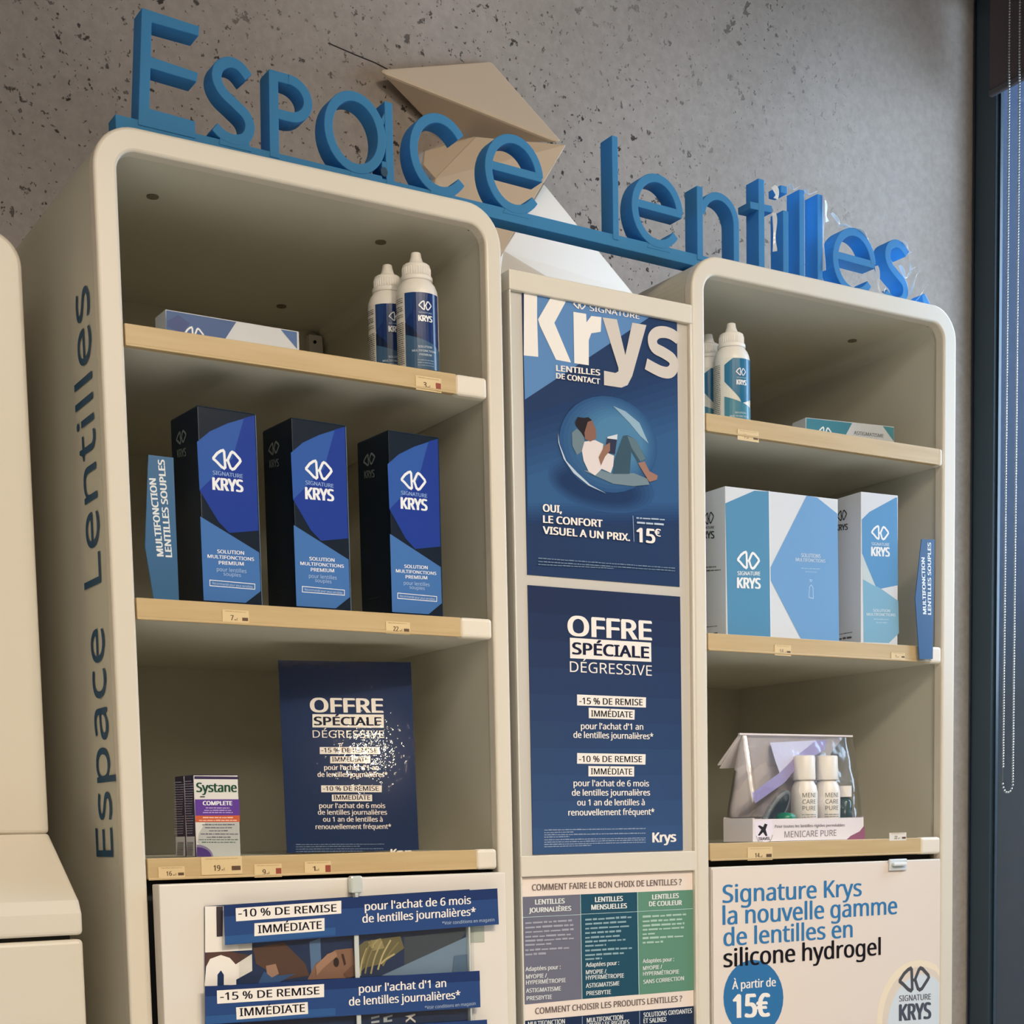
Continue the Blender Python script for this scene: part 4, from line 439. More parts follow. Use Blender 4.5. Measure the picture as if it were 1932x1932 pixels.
letter([(spline([(.1575, .0755), (.1490, .0832), (.1385, .0846), (.1285, .0785), (.1253, .0675), (.1310, .0565), (.1440, .0475), (.1540, .0400), (.1572, .0300), (.1520, .0195), (.1400, .0155), (.1290, .0180), (.1214, .0232)], 5), False, .0098)], [[(.125, FB), (.158, FB), (.156, .017), (.127, .017)]])
letter([([(.1833, .0868), (.1817, FB)], False, .0098), (arc(.1990, .0666, .0200, .0172, 90, -90, 18)+[(.1830, .0494)], False, .0094), ([(.1790, .0838), (.1992, .0838)], False, .0094)])
letter([(arc(.2698, .0505, .0295, .0340, 0, 360, 40)[:-1], True, .0094), ([(.3077, .0880), (.3077, FB)], False, .0090)], [[(.2985, .030), (.304, .030), (.304, .0225), (.2985, .0225)], [(.262, FB), (.300, FB), (.2985, .0155), (.264, .0155)], [(.2965, .065), (.3045, .079), (.3045, .069), (.299, .06)]])
bm = bmesh.new(); prism(bm, arc(0, 0, .0038, .0046, 0, 360, 16)[:-1], -.0004, .001, 0, lambda x, y, z: SF(x+.3005, y, z+.0195)); obj('drill_mark', bm, mat('sign_hole_blue', (30, 66, 88), .7), sign)
def cee(cx, rx, g0=38, g1=322): return arc(cx, .0500, rx, .0355, g0, g1, 34)
letter([(cee(.3668, .0312), False, .0094)], [[(.352, FB), (.386, FB), (.381, .0175), (.357, .0175)]])
def eee(cx, rx=.0322, zb=.0535): return [(arc(cx, .0500, rx, .0352, 4, 322, 36), False, .0092), ([(cx-rx+.002, zb+.0), (cx+rx+.003, zb-.0005)], False, .0088)], [[(cx-.016, FB), (cx+.018, FB), (cx+.013, .0175), (cx-.010, .0175)]]
letter(*eee(.4572))
letter([([(.5900, .1175), (.5900, FB)], False, .0080)])
letter(*eee(.6490))
letter([([(.7104, .0890), (.7104, FB)], False, .0088), ([(.7110, .062)]+arc(.7395, .0570, .0258, .0268, 165, 0, 18)+[(.7653, FB)], False, .0086)])
letter([([(.8043, .1162), (.8043, FB)], False, .0094), ([(.7868, .0838), (.8215, .0855)], False, .0080)])
letter([([(.8427, .0880), (.8427, FB)], False, .0088), ([(.8403, .1160), (.8405, .1075)], False, .0105)])
letter([([(.8688, .1170), (.8688, FB)], False, .0084)])
letter([([(.8985, .1178), (.8985, FB)], False, .0084)])
letter(*eee(.9570, .0325, .0530))
letter([(spline([(1.0500, .0755), (1.0400, .0835), (1.0290, .0852), (1.0180, .0790), (1.0148, .0680), (1.0200, .0570), (1.0320, .0480), (1.0440, .0400), (1.0470, .0300), (1.0420, .0200), (1.0300, .0158), (1.0180, .0185), (1.0110, .0235)], 5), False, .0096)], [[(1.016, FB), (1.048, FB), (1.046, .017), (1.018, .017)]])
# strips of film about the last letters, their glints painted as white strands
def film(pts, w, y0):
    bm = bmesh.new(); pts = [Vector(p) for p in spline(pts, 5)]; L, Q = offs(pts, w)
    a = [bm.verts.new(SF(p.x, y0-.002*math.sin(i*.8), p.y)) for i, p in enumerate(L)]; b = [bm.verts.new(SF(p.x, y0+.003, p.y)) for p in Q]
    for i in range(len(a)-1): bm.faces.new((a[i], b[i], b[i+1], a[i+1]))
    o = obj('film_strand', bm, mat('film_glint', (240, 244, 246), .12, .8), sign); s = o.modifiers.new('t', 'SOLIDIFY'); s.thickness = .0002
for pts, w in (([(.9032, .119), (.9050, .08), (.9046, .03)], .0007), ([(.9060, .112), (.9095, .098), (.9100, .088)], .0007), ([(.918, .100), (.932, .090)], .0006),
               ([(.8230, .112), (.8300, .104), (.8262, .098)], .0042), ([(.8240, .082), (.8256, .060), (.8245, .038)], .0028), ([(.9950, .052), (.9990, .030), (1.0050, .018), (1.0120, .028)], .0022),
               ([(1.036, .060), (1.047, .047), (1.055, .055), (1.0555, .076)], .0012), ([(.930, .0885), (.948, .0902), (.970, .088), (.986, .074)], .0010), ([(1.040, .0895), (1.051, .0835), (1.0545, .0775)], .0016),
               ([(1.052, .024), (1.066, .050), (1.072, .060)], .0012), ([(1.050, .050), (1.057, .058), (1.063, .0615)], .0008), ([(1.058, .016), (1.075, .030), (1.085, .044)], .0012),
               ([(.8480, .119), (.856, .1150), (.864, .1195)], .0007), ([(.8725, .119), (.880, .1145), (.892, .119)], .0007)):
    film(pts, w, -.0012)
# ================================================================== folded emblem sculpture on the wall
SCW = mat('ivory_sculpture', (226, 206, 182), .28)
def solid(pts, faces, name, parent, bevel=.005):
    bm = bmesh.new(); v = [bm.verts.new(p) for p in pts]
    for f in faces: bm.faces.new([v[i] for i in f])
    return obj(name, bm, SCW, parent, bevel=bevel, seg=3, bang=20)
sc_ = tag(empty('wall_sculpture', (.64, YW, 2.3)), 'Ivory folded three dimensional emblem on the wall behind the blue letters', 'sculpture')
def loc(*p): return (p[0]-.64, p[1]-YW, p[2]-2.3)
V_ = dict(A=(.4899, .410, 2.5297), C=(.6719, .428, 2.5886), D=(.703, .300, 2.442), E=(.600, .4285, 2.470), E2=(.6103, .37, 2.4583), F=(.5668, .425, 2.4511), G=(.5614, .420, 2.4318), H=(.5673, .400, 2.4097), Q=(.6428, .360, 2.3208), LB=(.5500, .4200, 2.2500), RB=(.6120, .3750, 2.2550), R0=(.7093, .365, 2.4186), S=(.8747, .400, 2.3172), S2=(.9600, .415, 2.2500), BL=(.650, .4150, 2.200))
L_ = {k: loc(*p) for k, p in V_.items()}
solid([L_[k] for k in 'ACDE'], [(0, 1, 2), (0, 2, 3), (1, 3, 2), (0, 3, 1)], 'upper_wing', sc_, .005)
def slab(keys, tris, name, t=.012, bev=.0015):
    p = [Vector(L_[k]) for k in keys]; n = len(p); q = [a+Vector((0, t, 0)) for a in p]
    q = [Vector((a.x, min(a.y, -.0005), a.z)) for a in q]
    solid(p+q, [tuple(t_) for t_ in tris]+[tuple(i+n for i in t_[::-1]) for t_ in tris]+[(i, (i+1) % n, (i+1) % n+n, i+n) for i in range(n)], name, sc_, bev)
slab(['D', 'E2', 'H', 'LB', 'RB', 'Q'], [(0, 1, 2), (0, 2, 5), (2, 3, 4), (2, 4, 5)], 'middle_fold')
slab(['E2', 'E', 'F', 'G', 'H'], [(0, 1, 2), (0, 2, 3), (0, 3, 4)], 'inner_facet', .004)
slab(['R0', 'Q', 'RB', 'BL', 'S2', 'S'], [(0, 1, 5), (1, 2, 3), (1, 3, 4), (1, 4, 5)], 'lower_wing', .010)
# ================================================================== white storage unit at the left edge
su = tag(empty('storage_unit', (-.27, .1, 0)), 'White flared storage unit cut by the left edge of the picture', 'cabinet')
def sl(x): return x+.27
XN = -.04
bm = bmesh.new()
prof = [(.100, 1.5800), (.0985, 2.1350)]
v0 = []
front = arch(-.50, XN, 2.1400, .030, 1.583)
prism(bm, [(sl(x), z) for x, z in front], 0, .25); obj('upper_panel', bm, CREAM, su, bevel=.004, seg=3)
bm = bmesh.new()
pf = [(0, 1.5830), (-.012, 1.575), (-.092, 1.522), (-.0995, 1.510), (-.0995, 1.4900), (.25, 1.4900), (.25, 1.583)]
a = [bm.verts.new((sl(-.50), y, z)) for y, z in pf]; b = [bm.verts.new((sl(XN), y, z)) for y, z in pf]
bm.faces.new(a); bm.faces.new(b[::-1])
for i in range(len(pf)): bm.faces.new((a[i], b[i], b[(i+1) % len(pf)], a[(i+1) % len(pf)]))
obj('flared_base', bm, CREAM, su, bevel=.004, seg=3)
obj('shadow_gap', bx(sl(-.495), sl(XN-.01), -.09, .24, 1.4855, 1.4905), DARK, su)  # black block stands in for the shade above the drawer
obj('drawer_front', bx(sl(-.50), sl(XN), -.0985, .25, .0, 1.4860), CREAM, su, bevel=.004, seg=3)
# ================================================================== cartons
def carton(name, w, d, h, loc, rz, base, label, cat, prints, group=None, rough=.3, mul=1.0):
    root = obj(name, bx(0, w, 0, d, 0, h), mat('carton_board', base, rough), bevel=.0006); root.location = loc; root.rotation_euler = (0, 0, rz)
    tag(root, label, cat, group)
    for n, key, fr in prints: art(n, key, root, fr, rough=rough, mul=mul)
    return root
def copytree(o, parent=None):
    c = o.copy(); COL.objects.link(c); c.parent = parent
    for ch in o.children: copytree(ch, c)
    return c
NVB = (16, 30, 46)
def front(w): return ((0, -.0001, 0), (1, 0, 0), (0, 0, 1))
def left(d): return ((-.0001, d, 0), (0, -1, 0), (0, 0, 1))
G1 = 'dark blue solution cartons'
c1 = carton('solution_carton', .0600, .064, .1822, (.0925, .0115, 1.7978), R(3.6), NVB, 'Dark blue lens solution carton beside the upright blue tab', 'carton', [('front_print', 'dark_box', front(.06)), ('side_print', 'dark_box_side', left(.0665))], G1, .22)
# the flap tucked under the lid, and the lid's own edge
obj('lid', bx(.0004, .0596, .0006, .0634, .1822, .1830), mat('carton_lid', (30, 48, 66), .35), c1, bevel=.0004)
for x, y, a, lb in ((.1872, .0112, R(3.3), 'Dark blue lens solution carton, the middle one of its row'), (.2918, .0112, R(3.4), 'Dark blue lens solution carton beside the empty end of its shelf')):
    c = copytree(c1); c.location = (x, y, 1.7978); c.rotation_euler = (0, 0, a); c['label'] = lb
WB = (216, 220, 226)
carton('twin_pack_carton', .1699, .060, .1690, (.7229, .0112, 1.7978), R(-1.3), WB, 'Wide pale carton printed in two blues, at the left end of its shelf', 'carton', [('front_print', 'wide_box', front(1)), ('side_print', 'wide_box_side', left(.05))], None, .35)
carton('pale_solution_carton', .0585, .055, .1826, (.9340, .0112, 1.7978), R(-3.6), WB, 'Narrow pale blue and white carton right of the wide one', 'carton', [('front_print', 'tall_box', front(1)), ('side_print', 'tall_box_side', left(.0466))], None, .35)
carton('flat_lens_carton', .1402, .030, .0442, (.0896, .080, 2.0419), R(.9), WB, 'Flat white and royal blue carton lying on the top left shelf', 'carton', [('front_print', 'flat_box', front(1))], 'flat lens cartons', .35)
carton('flat_lens_carton', .1335, .030, .0386, (.9067, .080, 2.0419), R(-8), WB, 'Flat white and teal carton lying on the top right shelf', 'carton', [('front_print', 'flat_box_teal', front(1))], 'flat lens cartons', .35)
e1 = carton('eye_drop_carton', .0452, .0245, .0783, (.0812, .030, 1.5582), 0, (222, 220, 214), 'Purple and white eye drop carton, the front one of the pair', 'carton', [('front_print', 'eye_drop_box', front(1))], 'eye drop cartons', .35)
pb = obj('side_panel', bx(-.0003, .0, .0, .0245, 0, .0783), mat('purple_carton_side', (44, 36, 70), .35), e1)
art('side_print', 'eye_drop_box_side', e1, ((-.0004, .0245, 0), (0, -1, 0), (0, 0, 1)))
obj('lid', bx(.0, .0452, .0, .0245, .0783, .0788), mat('purple_carton_side', (44, 36, 70), .35), e1)
e2 = copytree(e1); e2.location = (.0808, .0565, 1.5582); e2['label'] = 'Purple and white eye drop carton standing behind its twin'
# small acrylic-sleeved offer card leaning in the bottom bay
oc = obj('offer_card', bx(0, .142, .0, .0012, 0, .2004), mat('card_navy', (28, 50, 90), .15)); oc.location = (.2048-.0031, .1047-.0133, 1.5366+.0215); oc.rotation_euler = (R(-3.913), 0, R(-13.03))
tag(oc, 'Small glossy navy special offer card leaning inside the bottom left bay', 'poster')
oc.location = Vector((0.2048, 0.1047, 1.7367)) + Vector((-math.sin(-.2274)*-math.sin(.0683), math.cos(-.2274)*-math.sin(.0683), -math.cos(.0683)))*.1786
art('printed_face', 'small_offer', oc, ((0, -.0001, -.0214), (1, 0, 0), (0, 0, 1)), rough=.2)
SLV = clear('sleeve_film', (1, 1, 1), .0, .03, .12, 160, .001)
bm = bmesh.new(); box(bm, -.0006, .1426, -.0022, -.0018, .0, .2012); obj('clear_sleeve', bm, SLV, oc)
# ================================================================== shelf talkers
def talker(col, pts, loc, label, t0, t1, hL, y0, rz=0):
    bm = bmesh.new(); prism(bm, pts, 0, .0012); o = obj('shelf_tab', bm, mat('tab_plastic', col, .3)); o.location = loc; o.rotation_euler = (0, 0, rz)
    tag(o, label, 'tab', 'upright blue shelf tabs')
    wh = (228, 236, 242)
    art('lettering', [('T', wh, 2, 'MULTIFONCTION', *t0, hL, 2), ('T', wh, 2, 'LENTILLES SOUPLES', *t1, hL, 2)], o, ((0, -.0001, 0), (1, 0, 0), (0, 0, 1)))
talker((54, 104, 150), [(.0069, .1367), (.0310, .1365), (.0310, .0), (.0069, .0), (0, .0520)], (.0428, .030, 1.7978), 'Mid blue shelf tab standing left of the dark cartons', (17.5, 44.5, 12.8, 115.2), (25.8, 44.3, 22.0, 133.2), 6.2, .03)
talker((44, 86, 132), [(.0106, .1468), (.0331, .1480), (.0308, .0009), (.0077, .0), (0, .0738)], (1.0084, -.0066, 1.7806), 'Dark blue shelf tab clipped over the rail near the window', (19.0, 56.0, 15.6, 124.6), (27.3, 55.8, 26.4, 143.5), 5.6, -.004)
# ================================================================== bottles
def clipx(pts, x0, x1):
    for s, xx in ((1, x0), (-1, x1)):
        o = []
        for i in range(len(pts)):
            a, b = pts[i], pts[(i+1) % len(pts)]; da, db = s*(a[0]-xx), s*(b[0]-xx)
            if da >= 0: o.append(a)
            if da*db < 0: t = da/(da-db); o.append((a[0]+(b[0]-a[0])*t, a[1]+(b[1]-a[1])*t))
        pts = o
        if len(pts) < 3: return []
    return pts
def wrap(items, step=3.0):
    o = []
    for it in items:
        if it[0] != 'P': o.append(it); continue
        xs = [p[0] for p in it[3]]; x = min(xs)
        while x < max(xs):
            q = clipx(it[3], x, min(x+step, max(xs)))
            if len(q) >= 3: o.append((*it[:3], q))
            x += step
    return o
RB = .0215
def bottle(loc, ang, label, items):
    root = tag(empty('solution_bottle', loc), label, 'bottle', 'white dropper bottles')
    bm = bmesh.new(); lathe(bm, [(0, 0), (.019, 0), (.021, .0012), (RB, .004), (RB, .0800), (.0209, .0845), (.0188, .0900), (.0164, .0930), (.0158, .0945), (0, .0945)], 48)
    obj('body', bm, WHITEP, root, smooth=True, bang=80)
    bm = bmesh.new(); lathe(bm, [(0, .0946), (.0162, .0946), (.0165, .0958), (.0165, .0985), (.0160, .0994), (.0145, .0996), (.0145, .1085), (.0139, .1108), (.0122, .1120), (.0092, .1124), (.0080, .1136), (.0066, .1165), (.0055, .1200), (.0050, .1232), (.0046, .1240), (0, .1240)], 48)
    c = obj('dropper_cap', bm, WHITEP, root, smooth=True)
    bm = bmesh.new()
    for k in range(36):
        a = 2*math.pi*k/36; x, y = math.cos(a), math.sin(a); t = (-y*.0004, x*.0004)
        v = [bm.verts.new((x*r+t[0]*s, y*r+t[1]*s, z)) for z in (.1002, .1078) for r, s in ((.0144, -1), (.0149, 0), (.0144, 1))]
        bm.faces.new((v[0], v[1], v[4], v[3])); bm.faces.new((v[1], v[2], v[5], v[4]))
    obj('cap_ribs', bm, WHITEP, c)
    def fn(x, y, l):
        a = ang+x/RB; r = RB+.0002+l*.6; return Vector((r*math.cos(a), r*math.sin(a), y))
    art('label', wrap(items), root, ((0, 0, 0), (1, 0, 0), (0, 0, 1)), fn=fn, rough=.18)
    return root
lw = (236, 240, 244)
def lines(x0, x1, rows, c=(60, 60, 64)): return [('L', c, 2, x0, z, x1, z, 1.1) for z in rows]
def lblA():
    n1, n2, n3 = (24, 50, 104), (34, 64, 116), (20, 36, 66)
    return [('P', (232, 226, 216), 0, [(-36, 4), (-19, 4), (-19, 80), (-36, 80)]), ('P', n1, 1, [(-19, 4), (20, 4), (20, 79), (-19, 79)]), ('P', n2, 2, [(-19, 79), (-9, 79), (-11, 60), (-19, 52)]), ('P', n3, 2, [(-19, 50), (-11, 44), (-2, 33), (-19, 38)]), ('P', (62, 92, 124), 2, [(-19, 38), (-2, 33), (10, 29), (20, 24), (20, 4), (-19, 4)]),
            ('G', lw, 3, 2.0, 66, 13.5, 9.6), ('T', (150, 175, 205), 3, 'SIGNATURE', -5.0, 58.2, 9, 58.2, 1.5, 1), ('T', lw, 3, 'KRYS', -5.0, 50.5, 9.0, 50.5, 5.8, 2),
            ('T', (190, 205, 220), 3, 'SOLUTION', -6, 24.5, 8, 24.5, 2.1, 1), ('T', (190, 205, 220), 3, 'MULTIFONCTIONS', -12, 20.6, 13, 20.6, 2.0, 1), ('T', (190, 205, 220), 3, 'PREMIUM', -5, 16.8, 7.5, 16.8, 2.0, 1)] + lines(-7, 10, (12, 9.5, 7), (140, 165, 190)) + lines(-34, -21, (74, 72, 70, 66, 64, 62, 58, 56)) + lines(-34, -20.5, [50-2*i for i in range(21)])
def lblB():
    t1, t2 = (44, 112, 150), (72, 134, 156)
    return [('P', (232, 228, 220), 0, [(-34, 4), (-14, 4), (-14, 80), (-34, 80)]), ('P', (228, 224, 214), 1, [(-14, 4), (22, 4), (22, 80), (-14, 80)]), ('P', t1, 2, [(-14, 72), (-4, 79), (22, 79), (22, 34), (6, 28), (4, 33), (-14, 53)]), ('P', t2, 2, [(-14, 36), (6, 29), (22, 24), (22, 4), (-14, 4)]),
            ('G', lw, 3, 5.5, 63.5, 12.5, 9), ('T', (170, 200, 215), 3, 'SIGNATURE', 0, 56.2, 12, 56.2, 1.4, 1), ('T', lw, 3, 'KRYS', 0, 48.8, 12, 48.8, 5.6, 2), ('T', (190, 210, 220), 3, 'SOLUTION', -2, 16, 11, 16, 2.0, 1), ('T', (190, 210, 220), 3, 'MULTIFONCTIONS', -8, 12, 16, 12, 2.0, 1)] + lines(-32, -19, [72-2.2*i for i in range(30)], (110, 108, 104))
ZA = 2.0419
bottle((.3400, .0330, ZA), R(-90-12), 'White dropper bottle with navy label, the front one of the top left pair', lblA())
bottle((.3300, .0780, ZA), R(-90-14), 'White dropper bottle with navy label, half hidden behind its twin', lblA())
bottle((.7700, .0560, ZA), R(-90-24), 'White dropper bottle with teal label, the front one on the top right shelf', lblB())
bottle((.7720, .1020, ZA), R(-90-20), 'White dropper bottle with teal label, half hidden by the right cabinet frame', lblB())
# ================================================================== travel kit in a clear bag
ZK = 1.5582
kx0, kx1, kd, kh = .7765, .9565, .056, .1300
kit = tag(empty('travel_kit_bag', (kx0, .030, ZK)), 'Clear wedge shaped travel kit bag with white card tray on the bottom right shelf', 'bag')
kw = kx1-kx0; PALE = mat('pale_card', (232, 222, 222), .45)
bm = bmesh.new(); th = .0006
box(bm, 0, kw, 0, th, 0, .0270); box(bm, 0, th, th, kd, 0, .0285); box(bm, kw-th, kw, th, kd, 0, .0285); box(bm, th, kw-th, kd-th, kd, 0, .0300); box(bm, th, kw-th, th, kd-th, 0, th)
obj('card_tray', bm, PALE, kit)
KF = [( 'T', *i[1:]) if i[0] == 'T' else i for i in ART['kit_front']]
art('tray_print', KF, kit, ((-.0290, -.0001, 0), (1, 0, 0), (0, 0, 1)), rough=.4)
FILM = clear('bag_film', (.97, .97, .985), .15, .10, .12)
ry = kd*.52; rx0, rx1 = .0075, kw+.0140
bm = bmesh.new()
nx, nz = 14, 9; rnd = random.Random(4)
def bagpt(i, k, side):
    s = i/nx; t = k/nz; xa = 0+(rx0-0)*t; xb = kw+(rx1-kw)*t*.6
    y = (0 if side == 0 else kd)+(ry-(0 if side == 0 else kd))*t
    wob = rnd.uniform(-.0016, .0016)*(0 < k < nz)*(0 < i < nx)
    return (xa+(xb-xa)*s, y+wob-(.003*math.sin(math.pi*t) if side == 0 else -.003*math.sin(math.pi*t)), .001+(kh-.001)*t)
g = [[[bm.verts.new(bagpt(i, k, sd)) for k in range(nz+1)] for i in range(nx+1)] for sd in (0, 1)]
for sd in (0, 1):
    for i in range(nx):
        for k in range(nz): bm.faces.new((g[sd][i][k], g[sd][i+1][k], g[sd][i+1][k+1], g[sd][i][k+1]))
for i in (0, nx):
    for k in range(nz): bm.faces.new((g[0][i][k], g[0][i][k+1], g[1][i][k+1], g[1][i][k]))
obj('film', bm, FILM, kit, smooth=True)
# printed wave and white zones on the inside of the film
tl = math.atan2(ry, kh); FU = (1, 0, 0); FV = (0, math.sin(tl), math.cos(tl))
LAV = (206, 204, 226); PUR = (150, 138, 182)
art('film_print', [('P', LAV, 1, [(52, 122), (128, 126), (92, 106), (60, 84), (56, 100)]), ('P', PUR, 1, [(10, 58), (60, 84), (92, 106), (128, 126), (146, 127), (140, 114), (96, 96), (66, 72), (14, 46)])], kit, ((0, .0022, .0012), FU, FV), rough=.35)
bm = bmesh.new(); prism(bm, [(rx0-.004, kh-.001), (rx1-.006, kh-.001), (rx1-.006, kh+.0012), (rx0-.004, kh+.0012)], ry-.0015, ry+.0015)
obj('top_fold', bm, PALE, kit)
bm = bmesh.new(); bc_ = [bm.verts.new(p) for p in ((.004, kd-.003, .030), (kw-.03, kd-.003, .030), (kw-.02, ry+.003, kh-.004), (rx0+.002, ry+.003, kh-.004))]; bm.faces.new(bc_)
o_ = obj('back_card', bm, mat('back_card', (208, 198, 192), .5), kit); s_ = o_.modifiers.new('t', 'SOLIDIFY'); s_.thickness = .0005
bm = bmesh.new()
for dx, dz in ((0, 0), (.0035, -.004)):
    v = [(rx0-.003+dx, ry, kh), (rx1-.02, ry, kh), (rx1-.03, ry+.030, kh-.036), (rx0-.010+dx, ry+.034, kh-.036+dz)]
    a = [bm.verts.new(p) for p in v]; b = [bm.verts.new((p[0], p[1]+.0006, p[2]+.0006)) for p in v]
    bm.faces.new(a[::-1]); bm.faces.new(b)
    for i in range(4): bm.faces.new((a[i], a[(i+1) % 4], b[(i+1) % 4], b[i]))
obj('header_card', bm, PALE, kit)
def kbot(x, label, h=.1035):
    r = tag(empty('kit_bottle', (x, .0485, ZK+.0008)), label, 'bottle', 'white bottles in the travel kit')
    bm = bmesh.new(); lathe(bm, [(0, 0), (.0150, 0), (.0165, .0015), (.0165, .058), (.0150, .066), (.0120, .071), (.0118, .073), (0, .073)], 32); obj('body', bm, WHITEP, r, smooth=True)
    bm = bmesh.new(); lathe(bm, [(0, .0732), (.0138, .0732), (.0140, .075), (.0134, h-.002), (.0125, h), (0, h)], 32); obj('cap', bm, WHITEP, r, smooth=True)
    art('lettering', [('T', (108, 108, 108), 1, t, -9, z, 9, z, 5.2, 0) for t, z in (('MENI', 52), ('CARE', 44), ('PURE', 36))]+[('L', (140, 140, 140), 1, -10, z, 10, z, 1.4) for z in (30, 27.5)], r, ((0, 0, 0), (1, 0, 0), (0, 0, 1)), fn=lambda x, y, l: Vector((.0168*math.cos(R(-108)+x/.0168), .0168*math.sin(R(-108)+x/.0168), y)), rough=.4)
kbot(.8745, 'White bottle in the travel kit, beside the lens case'); kbot(.9120, 'White bottle in the travel kit, the one nearer the little vial')
lc = tag(empty('lens_case', (.8150, .0560, ZK+.0010)), 'Grey oval lens case propped up inside the travel kit', 'case')
lc.rotation_euler = (0, R(38), 0)
bm = bmesh.new(); prism(bm, arc(0, .036, .0125, .034, 0, 360, 28)[:-1], 0, .007); obj('shell', bm, mat('grey_case', (120, 126, 126), .25), lc, bevel=.002)
bm = bmesh.new(); prism(bm, arc(0, .036, .0085, .029, 0, 360, 28)[:-1], -.0014, .0002); obj('insert', bm, mat('dark_case', (54, 62, 62), .2), lc, bevel=.001)
lc.location = (.8080, .0480, ZK+.0060)
gc = bmesh.new(); lathe(gc, [(0, 0), (.0122, 0), (.0125, .028), (.0112, .0315), (.006, .0335), (0, .034)], 24); tag(obj('green_cap', gc, mat('green_lid', (24, 128, 96), .35), smooth=True), 'Green round lid peeping over the travel kit tray', 'lid').location = (.8400, .0440, ZK+.0008)
vi = tag(empty('vial', (.9395, .0460, ZK+.0008)), 'Small dark glass vial with white cap at the end of the travel kit', 'vial')
bm = bmesh.new(); lathe(bm, [(0, 0), (.0085, 0), (.0095, .002), (.0095, .046), (.006, .052), (0, .052)], 24); obj('body', bm, mat('dark_vial', (66, 84, 80), .12), vi, smooth=True)
bm = bmesh.new(); lathe(bm, [(0, .0522), (.0088, .0522), (.0088, .066), (0, .066)], 24); obj('cap', bm, WHITEP, vi, smooth=False)
# ================================================================== price labels
TAGL = {0: 'on the upper left shelf, below the dropper bottles', 1: 'on the middle left shelf, under the first dark carton', 2: 'on the middle left shelf, under the third dark carton', 3: 'at the left end of the bottom left rail', 4: 'on the bottom left rail under the eye drop cartons', 5: 'with red stamp left of the offer card, reading nine', 6: 'with red stamp under the offer card', 7: 'on the top right rail below the teal bottle', 8: 'on the middle right rail under the wide carton', 9: 'on the middle right rail beside the hanging tab', 10: 'on the bottom right rail below the travel kit', 11: 'standing up behind the bottom right rail'}
PAPER = mat('tag_paper', (222, 196, 148), .5)
for i, (t, x0, x1, z0, z1, red) in enumerate(TAGS):
    w, h = (x1-x0), (z1-z0)
    o = obj('price_label', bx(0, w, 0, .0003, 0, h), PAPER if i != 11 else mat('tag_white', (226, 218, 206), .5)); o.location = (x0, -.0006 if i != 11 else -.0001, z0)
    tag(o, 'Small price label %s' % TAGL[i], 'label', 'price labels on the shelf rails')
    W, H = w*1000, h*1000; dk = (78, 58, 40); c = min(H*.38, 5.2)
    if i in (7, 8, 9): dk = (150, 132, 104)
    n = len(t); xa = W*.30
    it = [('T', dk, 1, t, xa, H*.22, xa+c*.62*n, H*.22, c, 1), ('L', (150, 126, 92), 1, xa+c*.7*n+.4, H*.22, xa+c*.7*n+2.2, H*.22, c*.35), ('T', (130, 106, 74), 1, '€', xa+c*.7*n+2.6, H*.22, xa+c*.7*n+3.9, H*.22, c*.5, 1)]
    if red: it.append(('P', (150, 70, 52), 1, [(W*.78, H*.08), (W*.98, H*.08), (W*.98, H*.66), (W*.78, H*.66)]))
    else: it.append(('P', (96, 72, 50), 1, [(W*.74, H*.22), (W*.96, H*.22), (W*.96, H*.46), (W*.74, H*.46)]))
    it.append(('L', (196, 168, 122), 1, W*.1, H*.86, W*.9, H*.86, 1.0))
    art('price_print', it, o, ((0, -.0001, 0), (1, 0, 0), (0, 0, 1)), rough=.5)
# ================================================================== leaflet holder and what it holds
hol = tag(empty('leaflet_holder', (.0700, -.0205, 1.25)), 'Clear acrylic leaflet holder fixed to the left lower panel', 'holder')
ACR = clear('acrylic', (.98, .985, .98), .1, .03)
ox = .07
CLIPM = mat('clear_clip', (226, 232, 228), .1, 1.0, .25)
def hp(n, a, m=ACR, bevel=.0006): return obj(n, bx(a[0]-ox, a[1]-ox, a[2]+.0205, a[3]+.0205, a[4]-1.25, a[5]-1.25), m, hol, bevel=bevel)
hp('pocket_front', (.0985, .3560, -.0268, -.0256, 1.26, 1.5060)); hp('side_rib', (.3490, .3510, -.0285, -.0208, 1.26, 1.5060), CLIPM); hp('centre_rib', (.2190, .2240, -.0286, -.0270, 1.26, 1.5000), CLIPM)
hp('clip', (.2170, .2300, -.0290, -.0208, 1.5190, 1.5360), CLIPM, .002); hp('clip_stem', (.2215, .2250, -.0285, -.0208, 1.5080, 1.5190), CLIPM)
hp('back_sheet', (.3520, .3720, -.0209, -.0206, 1.4620, 1.5030), mat('grey_green_tape', (176, 180, 166), .4))
def sheet(name, key, y, label, cat, col, group=None):
    base = ART[key][0]; pts = base[3]
    fo = FACE[key]; bm = bmesh.new(); prism(bm, [(x/1000, z/1000) for x, z in pts], 0, .0005)
    o = obj(name, bm, mat('banner_card', col, .3)); o.location = (fo[0], y, fo[2]); tag(o, label, cat, group)
    art('printed_face', ART[key][1:], o, ((0, -.0001, 0), (1, 0, 0), (0, 0, 1)), rough=.3) if len(ART[key]) > 1 else None
    return o
FACE = {'banner': (.09, -.03, 1.45), 'banner2': (.09, -.03, 1.45), 'banner3': (.09, -.03, 1.45), 'advert': (.07, -.0235, 1.25)}
sheet('advert_poster', 'advert', -.0225, 'Sideways lens advert with a woman leaning, behind the navy discount strips', 'poster', (34, 56, 94))
sheet('discount_strip', 'banner', -.0298, 'Navy ten percent discount strip, the upper of the tilted strips', 'strip', (44, 74, 128), 'navy discount strips')
sheet('discount_strip', 'banner2', -.0298, 'Navy fifteen percent discount strip, below the ten percent one', 'strip', (44, 74, 128), 'navy discount strips')
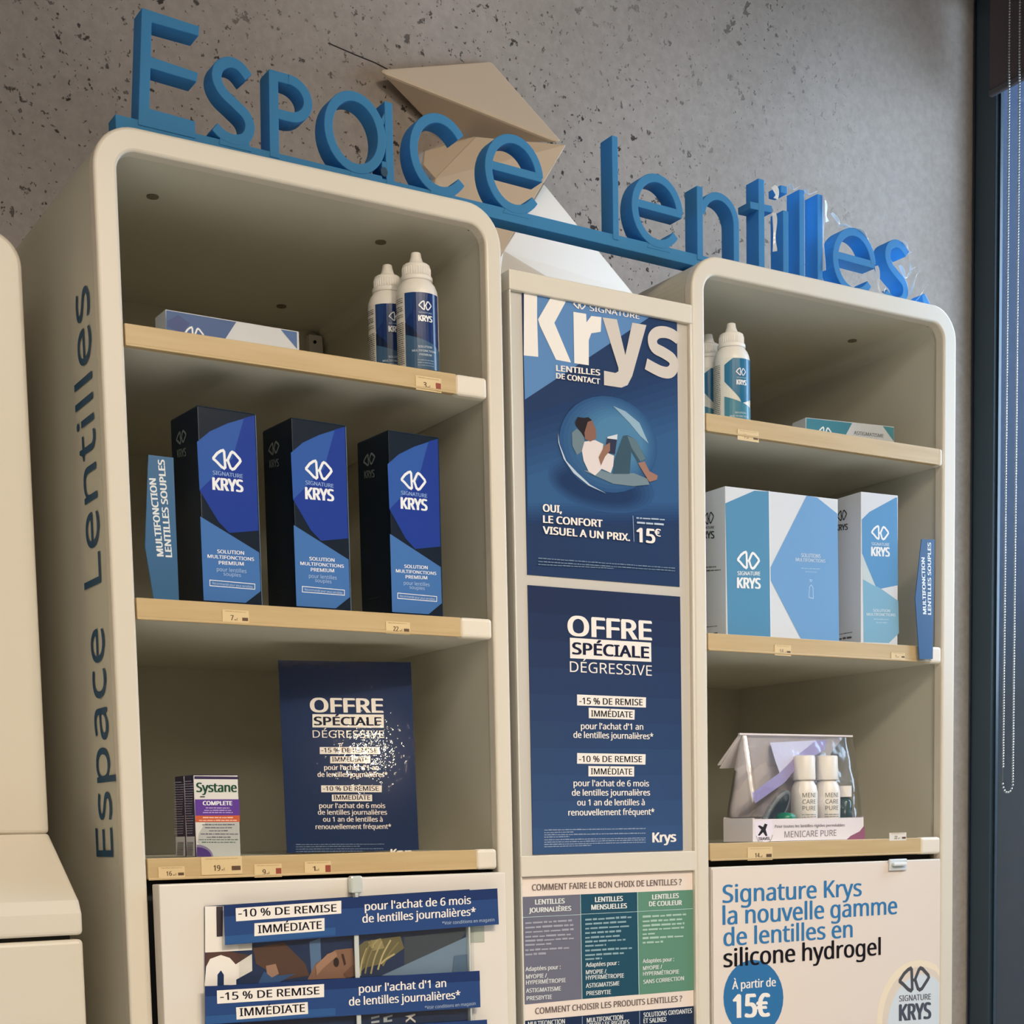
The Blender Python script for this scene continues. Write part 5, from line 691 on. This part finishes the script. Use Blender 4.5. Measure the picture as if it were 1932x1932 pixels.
sheet('discount_strip', 'banner3', -.0298, 'Navy discount strip cut by the bottom edge of the picture', 'strip', (40, 66, 118), 'navy discount strips')
# ================================================================== sheet on the right lower door
rs = obj('range_poster', bx(0, .3700, 0, .0005, 0, .328), mat('poster_paper', (232, 218, 206), .3)); rs.location = (.6898, -.0014, 1.2)
tag(rs, 'White lens range poster with blue price circle on the right lower door', 'poster')
art('printed_face', 'gamme', rs, ((-.0005, -.0001, 0), (1, 0, 0), (0, 0, 1)), rough=.3)
cl = tag(empty('poster_clip', (.985, -.0016, 1.528)), 'Clear plastic clip at the top of the lens range poster', 'clip')
obj('clip_plate', bx(-.017, .013, -.003, 0, -.010, .0045), mat('clear_clip_white', (214, 218, 220), .15, .8), cl, bevel=.001)
obj('clip_hook', bx(-.014, .008, -.008, -.003, -.0040, .0), mat('clip_white', (226, 230, 232), .15), cl, bevel=.001)
# ================================================================== roller blind and its bead chain
rb = tag(empty('roller_blind', (1.45, -.35, 2.86)), 'Dark roller blind rolled up at the top of the window', 'blind')
obj('fabric', bx(.098, .101, -.55, .72, -.1420, 0.0), mat('brown_blind', (72, 62, 62), .8), rb)
bm = bmesh.new(); tube(bm, [(.10, -.55, .03), (.10, .72, .03)], .034, 20); obj('roll', bm, mat('brown_blind', (72, 62, 62), .8), rb, smooth=False)
obj('bottom_bar', bx(.0955, .1035, -.55, .72, -.1500, -.1400), mat('bar_grey', (70, 66, 70), .5), rb, bevel=.002)
bm = bmesh.new()
chain = [(.3205-(z-2.85)*.0, z) for z in ()]
z0, z1, ya, yb = 2.885, 1.640, .2990, .3190
path = [(yb, z0-.0042*i) for i in range(int((z0-z1-.015)/.0042))]
path += [(.309+.0105*math.cos(R(a)), z1-.002+.0165*math.sin(R(a))) for a in range(-8, -180, -22)]
path += [(ya-.010*max(0, 1-(z-1.65)/.9)*0, z) for z in [z1-.002+.0042*i for i in range(int((z0-z1)/.0042))]]
for y, z in path: bmesh.ops.create_uvsphere(bm, u_segments=7, v_segments=5, radius=.0019, matrix=Matrix.Translation((0, y-.309, z-1.62)))
tube(bm, [(0, yb-.309, z0-1.62), (0, yb-.309, z1-1.62)], .0004, 4); tube(bm, [(0, ya-.309, z0-1.62), (0, ya-.309, z1-1.62)], .0004, 4)
bc = obj('blind_chain', bm, CHROME, None, (1.535, .309, 1.62), smooth=True); tag(bc, 'Looped metal bead chain hanging in front of the dark window frame', 'chain')
